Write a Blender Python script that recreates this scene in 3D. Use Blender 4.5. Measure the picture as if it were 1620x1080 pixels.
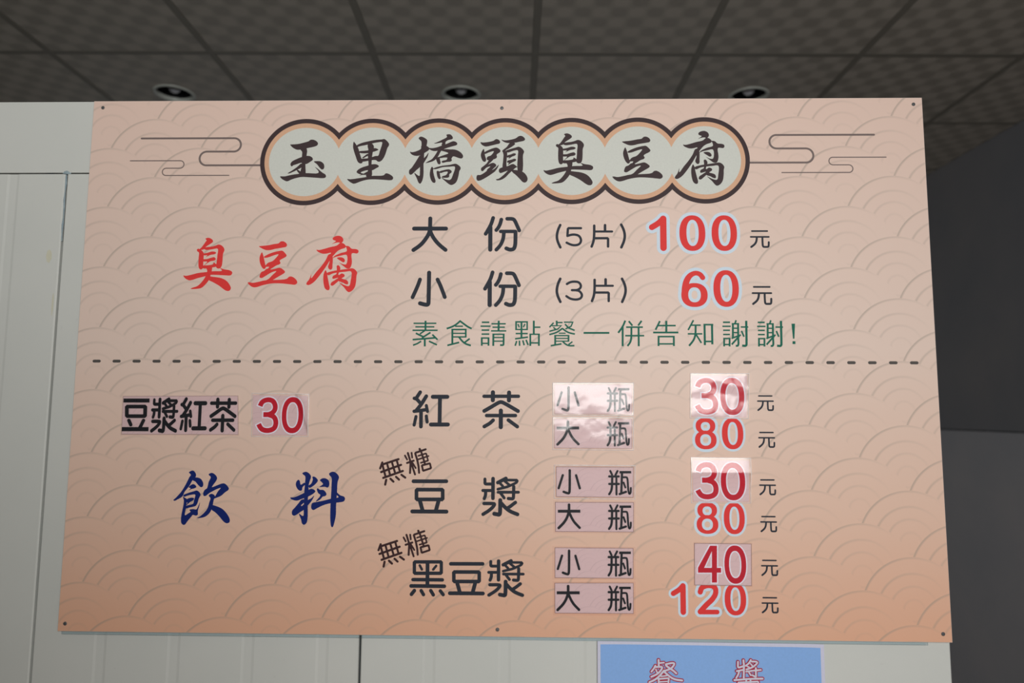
import bpy, math, random
from mathutils import Vector, Matrix
from mathutils.geometry import tessellate_polygon

for o in list(bpy.data.objects):
    bpy.data.objects.remove(o, do_unlink=True)
scene = bpy.context.scene
COL = scene.collection
random.seed(7)

# ------------------------------------------------------------------ camera
EYE = Vector((0.0, 0.0, 1.55))
cam_data = bpy.data.cameras.new('camera')
cam_data.sensor_width = 36.0
cam_data.lens = 1102.75 / 1620 * 36.0
cam_data.clip_start = 0.02
cam_data.dof.use_dof = True
cam_data.dof.focus_distance = 1.31
cam_data.dof.aperture_fstop = 2.2
camera = bpy.data.objects.new('camera', cam_data)
COL.objects.link(camera)
c_r = Vector((0.999979, 0.003223, 0.005623))
c_u = Vector((-0.005266, -0.101588, 0.994813))
c_f = Vector((-0.003777, 0.994821, 0.101569))
camera.matrix_world = Matrix(((c_r.x, c_u.x, -c_f.x, EYE.x), (c_r.y, c_u.y, -c_f.y, EYE.y),
                              (c_r.z, c_u.z, -c_f.z, EYE.z), (0, 0, 0, 1)))
scene.camera = camera

# ------------------------------------------------------------------ world, daylight, exposure
world = bpy.data.worlds.new('world')
scene.world = world
world.use_nodes = True
bg = world.node_tree.nodes['Background']
bg.inputs['Color'].default_value = (0.93, 0.97, 1.0, 1)
bg.inputs['Strength'].default_value = 0.22
# daylight through the open shop front behind and to the right of the viewer
ld = bpy.data.lights.new('shopfront_daylight', 'AREA')
ld.shape = 'RECTANGLE'
ld.size = 1.75
ld.size_y = 0.82
ld.energy = 62.0
ld.color = (1.0, 0.985, 0.96)
lo = bpy.data.objects.new('shopfront_daylight', ld)
COL.objects.link(lo)
lo.location = (0.28, -1.55, 1.95)
lo.rotation_euler = (Vector((-0.7, 1.3, 1.55)) - Vector(lo.location)).to_track_quat('-Z', 'Y').to_euler()
scene.view_settings.view_transform = 'Standard'
scene.view_settings.look = 'None'
scene.view_settings.gamma = 1.0
scene.view_settings.use_curve_mapping = False
scene.view_settings.exposure = 0.0


# ------------------------------------------------------------------ helpers
def srgb(r, g, b):
    f = lambda c: (c / 255 / 12.92) if c / 255 <= 0.04045 else ((c / 255 + 0.055) / 1.055) ** 2.4
    return (f(r), f(g), f(b), 1.0)


class NT:
    """small wrapper for building node materials"""
    def __init__(self, name):
        self.m = bpy.data.materials.new(name)
        self.m.use_nodes = True
        self.t = self.m.node_tree
        self.t.nodes.clear()
        self.out = self.t.nodes.new('ShaderNodeOutputMaterial')

    def node(self, typ, **kw):
        n = self.t.nodes.new(typ)
        for k, v in kw.items():
            setattr(n, k, v)
        return n

    def put(self, sock, v):
        if isinstance(v, bpy.types.NodeSocket):
            self.t.links.new(v, sock)
        else:
            sock.default_value = v

    def math(self, op, a, b=0.0, c=0.0, clamp=False):
        n = self.node('ShaderNodeMath', operation=op, use_clamp=clamp)
        self.put(n.inputs[0], a)
        self.put(n.inputs[1], b)
        self.put(n.inputs[2], c)
        return n.outputs[0]

    def mix(self, fac, a, b):
        n = self.node('ShaderNodeMix', data_type='RGBA')
        self.put(n.inputs[0], fac)
        self.put(n.inputs[6], a)
        self.put(n.inputs[7], b)
        return n.outputs[2]

    def noise(self, scale, detail=4.0, rough=0.55, coord='Object', vec=None):
        n = self.node('ShaderNodeTexNoise')
        if vec is None:
            vec = self.node('ShaderNodeTexCoord').outputs[coord]
        self.put(n.inputs['Vector'], vec)
        n.inputs['Scale'].default_value = scale
        n.inputs['Detail'].default_value = detail
        n.inputs['Roughness'].default_value = rough
        return n.outputs['Fac']

    def ramp(self, fac, stops):
        n = self.node('ShaderNodeValToRGB')
        self.put(n.inputs[0], fac)
        e = n.color_ramp.elements
        while len(e) < len(stops):
            e.new(0.5)
        for i, (p, c) in enumerate(stops):
            e[i].position = p
            e[i].color = c
        return n.outputs[0]

    def bsdf(self, color, rough=0.5, spec=0.5, metal=0.0, bump=None, bump_d=0.001, bump_s=0.3):
        n = self.node('ShaderNodeBsdfPrincipled')
        self.put(n.inputs['Base Color'], color)
        self.put(n.inputs['Roughness'], rough)
        self.put(n.inputs['Specular IOR Level'], spec)
        self.put(n.inputs['Metallic'], metal)
        if bump is not None:
            b = self.node('ShaderNodeBump')
            b.inputs['Strength'].default_value = bump_s
            b.inputs['Distance'].default_value = bump_d
            self.put(b.inputs['Height'], bump)
            self.put(n.inputs['Normal'], b.outputs[0])
        self.t.links.new(n.outputs[0], self.out.inputs[0])
        return n


def ink(name, col, rough=0.55, spec=0.14):
    """printing ink with a faint mottle"""
    t = NT(name)
    n = t.noise(260.0, 2.0)
    d = tuple(c * 0.88 for c in col[:3]) + (1,)
    t.bsdf(t.mix(n, d, col), rough, spec)
    return t.m


def wave_lines(t, x, y, period, row, radius, rings, lw, x0, y0):
    """seigaiha pattern: rows of overlapping concentric arcs, lower rows on top; returns line strength"""
    def fade(u, v):
        # arcs are printed strongest at the upper left and run out to the right
        a = t.math('DIVIDE', u, radius)
        return t.math('MULTIPLY_ADD', a, -0.78, 0.50, clamp=True)
    yy = t.math('SUBTRACT', y, y0 - radius)          # y0 = apex height of row 0 -> centre height
    k1 = t.math('CEIL', t.math('DIVIDE', t.math('SUBTRACT', yy, radius), row))
    res, done = None, None
    for j in range(4):
        k = t.math('ADD', k1, float(j))
        cy = t.math('MULTIPLY', k, row)
        odd = t.math('FLOORED_MODULO', k, 2.0)
        xs = t.math('SUBTRACT', t.math('SUBTRACT', x, x0), t.math('MULTIPLY', odd, period / 2))
        u = t.math('SUBTRACT', t.math('FLOORED_MODULO', t.math('ADD', xs, period / 2), period), period / 2)
        v = t.math('SUBTRACT', yy, cy)
        d = t.math('SQRT', t.math('ADD', t.math('MULTIPLY', u, u), t.math('MULTIPLY', v, v)))
        inside = t.math('LESS_THAN', d, radius)
        line = None
        for i, rr in enumerate(rings):
            e = t.math('ABSOLUTE', t.math('SUBTRACT', d, rr - lw * 0.5))
            s = t.math('MULTIPLY', t.math('SUBTRACT', 1.0, t.math('DIVIDE', e, lw), clamp=True), (1.0, 0.75, 0.6, 0.35)[i])
            line = s if line is None else t.math('MAXIMUM', line, s)
        line = t.math('MULTIPLY', line, fade(u, v))
        if res is None:
            res, done = t.math('MULTIPLY', line, inside), inside
        else:
            use = t.math('MULTIPLY', inside, t.math('SUBTRACT', 1.0, done))
            res = t.math('MULTIPLY_ADD', line, use, res)
            done = t.math('MAXIMUM', done, inside)
    return res


# ------------------------------------------------------------------ materials
def mat_board():
    t = NT('printed_board')
    tc = t.node('ShaderNodeTexCoord')
    sp = t.node('ShaderNodeSeparateXYZ')
    t.t.links.new(tc.outputs['Object'], sp.inputs[0])
    x, y = sp.outputs[0], sp.outputs[1]
    w = wave_lines(t, x, y, 0.1764, 0.0584, 0.093, (0.093, 0.0655, 0.0435, 0.0205), 0.0034, 0.1255, 0.0295)
    base = t.ramp(y, [(0.0, BOARD_LOW), (0.22, BOARD_MID), (0.52, BOARD_TOP), (1.0, BOARD_TOP2)])
    n = t.noise(9.0, 3.0)
    base = t.mix(t.math('MULTIPLY', n, 0.25), base, t.mix(0.5, base, (0.78, 0.60, 0.50, 1)))
    col = t.mix(t.math('MULTIPLY', w, 0.58), base, (0.36, 0.31, 0.26, 1))
    t.bsdf(col, 0.45, 0.25, bump=t.noise(900.0, 2.0), bump_d=0.0003, bump_s=0.15)
    return t.m


def mat_card():
    t = NT('printed_label_paper')
    tc = t.node('ShaderNodeTexCoord')
    sp = t.node('ShaderNodeSeparateXYZ')
    t.t.links.new(tc.outputs['Object'], sp.inputs[0])
    w = wave_lines(t, sp.outputs[0], sp.outputs[1], 0.060, 0.020, 0.031, (0.031, 0.022, 0.0146, 0.007), 0.0012, 0.021, 0.006)
    col = t.mix(t.math('MULTIPLY', w, 0.35), CARD, (0.40, 0.28, 0.30, 1))
    t.bsdf(col, 0.5, 0.3)
    return t.m


def mat_film(name, strength):
    """clear glossy laminate: mostly see-through, mirror-like at the surface"""
    t = NT(name)
    g = t.node('ShaderNodeBsdfGlossy')
    g.inputs['Roughness'].default_value = 0.13
    b = t.node('ShaderNodeBump')
    b.inputs['Strength'].default_value = strength
    b.inputs['Distance'].default_value = 0.0014
    t.put(b.inputs['Height'], t.noise(24.0, 1.8, 0.5))
    t.put(g.inputs['Normal'], b.outputs[0])
    tr = t.node('ShaderNodeBsdfTransparent')
    tr.inputs[0].default_value = (0.97, 0.965, 0.97, 1)
    fr = t.node('ShaderNodeFresnel')
    fr.inputs['IOR'].default_value = 1.5
    m = t.node('ShaderNodeMixShader')
    t.put(m.inputs[0], t.math('MULTIPLY', fr.outputs[0], 1.1, clamp=True))
    t.put(m.inputs[1], tr.outputs[0])
    t.put(m.inputs[2], g.outputs[0])
    t.t.links.new(m.outputs[0], t.out.inputs[0])
    return t.m


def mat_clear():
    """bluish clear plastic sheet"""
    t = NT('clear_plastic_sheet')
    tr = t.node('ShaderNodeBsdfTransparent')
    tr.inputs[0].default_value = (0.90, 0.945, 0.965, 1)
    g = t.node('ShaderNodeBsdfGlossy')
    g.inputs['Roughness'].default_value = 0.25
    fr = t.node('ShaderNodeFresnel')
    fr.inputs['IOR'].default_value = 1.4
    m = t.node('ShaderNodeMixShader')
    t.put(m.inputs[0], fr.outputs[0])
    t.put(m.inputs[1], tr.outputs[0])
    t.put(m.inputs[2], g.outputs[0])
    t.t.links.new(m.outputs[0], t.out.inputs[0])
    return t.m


def mat_film_edge():
    """cut edge of the laminate: milky, half see-through"""
    t = NT('film_cut_edge')
    d = t.node('ShaderNodeBsdfPrincipled')
    d.inputs['Base Color'].default_value = (0.92, 0.92, 0.93, 1)
    d.inputs['Roughness'].default_value = 0.2
    tr = t.node('ShaderNodeBsdfTransparent')
    m = t.node('ShaderNodeMixShader')
    t.put(m.inputs[0], t.math('MULTIPLY_ADD', t.noise(70.0, 2.0), 0.9, 0.1, clamp=True))
    t.put(m.inputs[1], tr.outputs[0])
    t.put(m.inputs[2], d.outputs[0])
    t.t.links.new(m.outputs[0], t.out.inputs[0])
    return t.m


def mat_wall():
    t = NT('cream_enamelled_sheet')
    n = t.noise(3.0, 5.0)
    g = t.noise(420.0, 2.0)
    col = t.mix(n, (0.60, 0.625, 0.595, 1), (0.70, 0.71, 0.675, 1))
    spots = t.ramp(t.noise(55.0, 3.0), [(0.70, (0, 0, 0, 1)), (0.78, (1, 1, 1, 1))])
    col = t.mix(t.math('MULTIPLY', spots, 0.18), col, (0.42, 0.40, 0.36, 1))
    t.bsdf(col, 0.42, 0.4, bump=g, bump_d=0.0004, bump_s=0.2)
    return t.m


def mat_tile():
    t = NT('ceiling_tile_check')
    tc = t.node('ShaderNodeTexCoord')
    sp = t.node('ShaderNodeSeparateXYZ')
    t.t.links.new(tc.outputs['Object'], sp.inputs[0])
    k = math.pi / 0.06                      # soft-edged chequer of 6 cm squares
    prod = t.math('MULTIPLY', t.math('SINE', t.math('MULTIPLY', sp.outputs[0], k)), t.math('SINE', t.math('MULTIPLY', sp.outputs[1], k)))
    ck = t.math('MULTIPLY_ADD', prod, 1.1, 0.5, clamp=True)
    soft = t.noise(30.0, 2.0)
    f = t.math('ADD', t.math('MULTIPLY', ck, 0.75), t.math('MULTIPLY', soft, 0.25))
    col = t.mix(f, TILE_A, TILE_B)
    t.bsdf(col, t.math('MULTIPLY_ADD', f, 0.12, 0.42), 0.4, bump=t.noise(160.0, 3.0), bump_d=0.001, bump_s=0.25)
    return t.m


def mat_dark_wall(name, k):
    t = NT(name)
    n = t.noise(2.4, 5.0)
    col = t.mix(n, (0.175 * k, 0.188 * k, 0.213 * k, 1), (0.262 * k, 0.251 * k, 0.257 * k, 1))
    t.bsdf(col, 0.62, 0.25, bump=t.noise(240.0, 3.0), bump_d=0.001, bump_s=0.2)
    return t.m


def mat_simple(name, a, b, scale, rough=0.5, spec=0.4, metal=0.0, bump=0.0):
    t = NT(name)
    n = t.noise(scale, 4.0)
    t.bsdf(t.mix(n, a, b), rough, spec, metal, bump=(t.noise(scale * 8, 3.0) if bump else None), bump_d=0.001, bump_s=bump)
    return t.m


BOARD_LOW = (0.79, 0.44, 0.29, 1)
BOARD_MID = (0.80, 0.55, 0.43, 1)
BOARD_TOP = (0.80, 0.635, 0.55, 1)
BOARD_TOP2 = (0.78, 0.585, 0.50, 1)
CARD = (0.70, 0.53, 0.53, 1)
TILE_A = (0.30, 0.275, 0.235, 1)
TILE_B = (0.47, 0.435, 0.38, 1)

M = {
    'board': mat_board(), 'card': mat_card(), 'clear': mat_clear(), 'film_edge': mat_film_edge(), 'film': mat_film('clear_film', 0.12), 'film2': mat_film('wrinkled_clear_film', 1.0), 'wall': mat_wall(), 'tile': mat_tile(), 'dark_wall': mat_dark_wall('charcoal_wall_board', 1.0), 'dark_wall2': mat_dark_wall('paler_wall_board', 1.9),
    'edge': mat_simple('foam_board_edge', (0.72, 0.66, 0.62, 1), (0.80, 0.74, 0.70, 1), 80),
    'core': mat_simple('seam_shadow_gap', (0.02, 0.025, 0.03, 1), (0.04, 0.045, 0.05, 1), 30, 0.8, 0.2),
    'seal': mat_simple('silicone_sealant', (0.10, 0.19, 0.25, 1), (0.46, 0.55, 0.58, 1), 90, 0.35, 0.5),
    'tape': mat_simple('old_tape_residue', (0.60, 0.58, 0.44, 1), (0.66, 0.66, 0.55, 1), 90, 0.6, 0.2),
    'rail': mat_simple('ceiling_rail_paint', (0.19, 0.18, 0.15, 1), (0.23, 0.215, 0.185, 1), 20, 0.5, 0.3),
    'slab': mat_simple('ceiling_void', (0.03, 0.03, 0.03, 1), (0.05, 0.05, 0.05, 1), 3, 0.9, 0.1),
    'floor': mat_simple('floor_concrete', (0.30, 0.22, 0.17, 1), (0.38, 0.29, 0.23, 1), 4, 0.6, 0.3, 0, 0.2),
    'ring': mat_simple('downlight_trim_paint', (0.42, 0.45, 0.41, 1), (0.52, 0.54, 0.50, 1), 30, 0.35, 0.5),
    'cup': mat_simple('downlight_dark_cup', (0.010, 0.010, 0.011, 1), (0.02, 0.02, 0.022, 1), 30, 0.25, 0.5, 0.3),
    'bulb': mat_simple('frosted_bulb_glass', (0.55, 0.57, 0.62, 1), (0.72, 0.74, 0.80, 1), 40, 0.12, 0.6),
    'screw': mat_simple('steel_screw', (0.10, 0.11, 0.12, 1), (0.30, 0.31, 0.32, 1), 900, 0.35, 0.5, 0.7),
    'brown': ink('ink_dark_brown', (0.062, 0.042, 0.045, 1)),
    'peach': ink('ink_peach', (0.76, 0.46, 0.30, 1)),
    'white': ink('ink_ivory', (0.69, 0.71, 0.655, 1), 0.45, 0.25),
    'red': ink('ink_red', (0.83, 0.055, 0.052, 1)),
    'crimson': ink('ink_crimson', (0.58, 0.016, 0.038, 1)),
    'blue': ink('ink_navy', (0.008, 0.022, 0.16, 1)),
    'black': ink('ink_blue_black', (0.030, 0.036, 0.050, 1)),
    'black2': ink('ink_label_black', (0.016, 0.017, 0.022, 1)),
    'edge_shade': ink('painted_edge_shade', (0.26, 0.165, 0.16, 1)), 'umber': ink('ink_umber', (0.052, 0.024, 0.026, 1)),
    'green': ink('ink_green', (0.012, 0.150, 0.100, 1)),
    'dash': ink('ink_grey', (0.105, 0.095, 0.088, 1)),
    'cloud': ink('ink_grey_brown', (0.21, 0.165, 0.155, 1)),
    'halo': ink('ink_pale_blue', (0.70, 0.82, 0.93, 1)),
    'halo2': ink('ink_pale_lilac', (0.86, 0.86, 0.94, 1)),
    'paper': ink('poster_paper', (0.70, 0.70, 0.86, 1)),
    'sky': ink('poster_blue', (0.285, 0.505, 0.93, 1), 0.4, 0.3),
    'pink_red': ink('poster_red', (0.46, 0.016, 0.050, 1)),
    'pale': ink('poster_letter_white', (0.72, 0.72, 0.86, 1)),
}


# ------------------------------------------------------------------ object helpers
def mesh_obj(name, verts, faces, mat, parent=None, loc=None, smooth=False):
    me = bpy.data.meshes.new(name)
    me.from_pydata([tuple(v) for v in verts], [], faces)
    me.materials.append(mat)
    if smooth:
        for p in me.polygons:
            p.use_smooth = True
    me.update()
    return link(name, me, parent, loc)


def link(name, me, parent=None, loc=None, scale=None):
    o = bpy.data.objects.new(name, me)
    COL.objects.link(o)
    if parent:
        o.parent = parent
    if loc:
        o.location = loc
    if scale:
        o.scale = scale
    return o


def empty(name, matrix):
    o = bpy.data.objects.new(name, None)
    COL.objects.link(o)
    o.empty_display_size = 0.05
    o.matrix_world = matrix
    return o


def tag(o, label=None, cat=None, group=None, kind=None):
    for k, v in (('label', label), ('category', cat), ('group', group), ('kind', kind)):
        if v:
            o[k] = v
    return o


def box(x0, x1, y0, y1, z0, z1):
    v = [(x, y, z) for z in (z0, z1) for y in (y0, y1) for x in (x0, x1)]
    f = [(0, 2, 3, 1), (4, 5, 7, 6), (0, 1, 5, 4), (2, 6, 7, 3), (0, 4, 6, 2), (1, 3, 7, 5)]
    return v, f


def bevel_box(x0, x1, y0, y1, z0, z1, b):
    """slab with a chamfer around its front (z1) face"""
    v = [(x0, y0, z0), (x1, y0, z0), (x1, y1, z0), (x0, y1, z0),
         (x0, y0, z1 - b), (x1, y0, z1 - b), (x1, y1, z1 - b), (x0, y1, z1 - b),
         (x0 + b, y0 + b, z1), (x1 - b, y0 + b, z1), (x1 - b, y1 - b, z1), (x0 + b, y1 - b, z1)]
    f = [(3, 2, 1, 0), (8, 9, 10, 11)]
    for i in range(4):
        j = (i + 1) % 4
        f += [(i, j, 4 + j, 4 + i), (4 + i, 4 + j, 8 + j, 8 + i)]
    return v, f


# ------------------------------------------------------------------ printed shapes (all in millimetres on the sheet)
def catmull(p, n=4):
    out, m = [], len(p)
    for i in range(m):
        p0, p1, p2, p3 = (Vector(p[(i + k) % m]) for k in (-1, 0, 1, 2))
        t1 = max((p1 - p0).length, 1e-4) ** 0.5
        t2 = t1 + max((p2 - p1).length, 1e-4) ** 0.5
        t3 = t2 + max((p3 - p2).length, 1e-4) ** 0.5
        for s in range(n):
            t = t1 + (t2 - t1) * s / n
            a1 = p0 * ((t1 - t) / t1) + p1 * (t / t1)
            a2 = p1 * ((t2 - t) / (t2 - t1)) + p2 * ((t - t1) / (t2 - t1))
            a3 = p2 * ((t3 - t) / (t3 - t2)) + p3 * ((t - t2) / (t3 - t2))
            b1 = a1 * ((t2 - t) / t2) + a2 * (t / t2)
            b2 = a2 * ((t3 - t) / (t3 - t1)) + a3 * ((t - t1) / (t3 - t1))
            out.append(b1 * ((t2 - t) / (t2 - t1)) + b2 * ((t - t1) / (t2 - t1)))
    return [(q.x, q.y) for q in out]


def chaikin(p, n=2):
    for _ in range(n):
        q = [p[0]]
        for a, b in zip(p, p[1:]):
            q.append(tuple(u * 0.75 + v * 0.25 for u, v in zip(a, b)))
            q.append(tuple(u * 0.25 + v * 0.75 for u, v in zip(a, b)))
        q.append(p[-1])
        p = q
    return p


class Print:
    """flat ink shapes collected into one mesh; later strokes lie a few microns above earlier ones"""
    def __init__(self):
        self.v, self.f, self.z = [], [], 0.0

    def poly(self, pts):
        b = len(self.v)
        self.v += [(x, y, self.z) for x, y in pts]
        for t in tessellate_polygon([[Vector((x, y, 0)) for x, y in pts]]):
            a, c, d = (pts[i] for i in t)
            if (c[0] - a[0]) * (d[1] - a[1]) - (c[1] - a[1]) * (d[0] - a[0]) < 0:
                t = (t[0], t[2], t[1])
            self.f.append(tuple(b + i for i in t))
        self.z += 0.004

    def ring(self, o, i, n=48, e=2.25):
        b = len(self.v)
        for (cx, cy, rx, ry) in (o, i):
            for k in range(n):
                a = 2 * math.pi * k / n
                c, s = math.cos(a), math.sin(a)
                self.v.append((cx + rx * math.copysign(abs(c) ** (2 / e), c), cy + ry * math.copysign(abs(s) ** (2 / e), s), self.z))
        for k in range(n):
            j = (k + 1) % n
            self.f.append((b + k, b + j, b + n + j, b + n + k))
        self.z += 0.004

    def ribbon(self, pts, w, round_caps=True, closed=False, widths=None):
        q = [Vector(p[:2]) for p in pts]
        n = len(q)
        h = [x / 2 for x in widths] if widths else [w / 2] * n
        b = len(self.v)
        for i in range(n):
            a = q[i] - q[i - 1] if (i or closed) else None
            c = q[(i + 1) % n] - q[i] if (i < n - 1 or closed) else None
            if a is None: a = c
            if c is None: c = a
            a, c = a.normalized(), c.normalized()
            na, nc = Vector((-a.y, a.x)), Vector((-c.y, c.x))
            m = na + nc
            m = m.normalized() if m.length > 1e-4 else na
            k = h[i] / max(m.dot(na), 0.62)
            self.v += [(q[i].x + m.x * k, q[i].y + m.y * k, self.z), (q[i].x - m.x * k, q[i].y - m.y * k, self.z)]
        for i in range(n if closed else n - 1):
            j = (i + 1) % n
            self.f.append((b + 2 * i + 1, b + 2 * j + 1, b + 2 * j, b + 2 * i))
        self.z += 0.004
        if round_caps and not closed:
            for i, d in ((0, q[0] - q[1]), (n - 1, q[-1] - q[-2])):
                a0 = math.atan2(d.y, d.x)
                self.fan(q[i], h[i], a0)
        return self

    def fan(self, c, r, a0, seg=10):
        b = len(self.v)
        for k in range(seg + 1):
            a = a0 - math.pi / 2 + math.pi * k / seg
            self.v.append((c.x + r * math.cos(a), c.y + r * math.sin(a), self.z))
        self.f.append(tuple(range(b, b + seg + 1)))
        self.z += 0.003

    def stroke(self, kind, w, p, grow=0.0):
        if kind == 'P':
            self.poly(catmull(p))
        elif kind == 'S':
            self.poly(p)
        elif kind == 'E':
            o, i = p
            self.ring((o[0], o[1], o[2] + grow, o[3] + grow), (i[0], i[1], max(i[2] - grow, 0.3), max(i[3] - grow, 0.3)))
        elif kind == 'v':
            s = chaikin([tuple(t) for t in p])
            self.ribbon(s, 0, widths=[t[2] + 2 * grow for t in s])
        elif kind == 'x':
            # closed frame with slightly rounded outer corners
            q, m = [], len(p)
            for k in range(m):
                a, b, c = Vector(p[k - 1]), Vector(p[k]), Vector(p[(k + 1) % m])
                r = w * 0.22
                q += [tuple(b + (a - b).normalized() * r), tuple(b + (c - b).normalized() * r)]
            self.ribbon(q, w + 2 * grow, closed=True)
        else:
            s = chaikin(list(p)) if 'c' in kind else list(p)
            if grow and 'b' in kind:        # butt ends grow outwards as well
                a = (Vector(s[0]) - Vector(s[1])).normalized() * grow
                b = (Vector(s[-1]) - Vector(s[-2])).normalized() * grow
                s = [tuple(Vector(s[0]) + a)] + s[1:-1] + [tuple(Vector(s[-1]) + b)]
            if kind == 'r' and len(s) > 2:  # round the corners of bent strokes
                q = [s[0]]
                for k in range(1, len(s) - 1):
                    a, b, c = Vector(s[k - 1]), Vector(s[k]), Vector(s[k + 1])
                    r = min(w * 0.3, (a - b).length * 0.4, (c - b).length * 0.4)
                    q += [tuple(b + (a - b).normalized() * r), tuple(b + (c - b).normalized() * r)]
                s = q + [s[-1]]
            self.ribbon(s, w + 2 * grow, 'b' not in kind)

    def mesh(self, name, mat):
        me = bpy.data.meshes.new(name)
        me.from_pydata([(x / 1000, y / 1000, z / 1000) for x, y, z in self.v], [], self.f)
        me.materials.append(mat)
        me.update()
        return me


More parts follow.
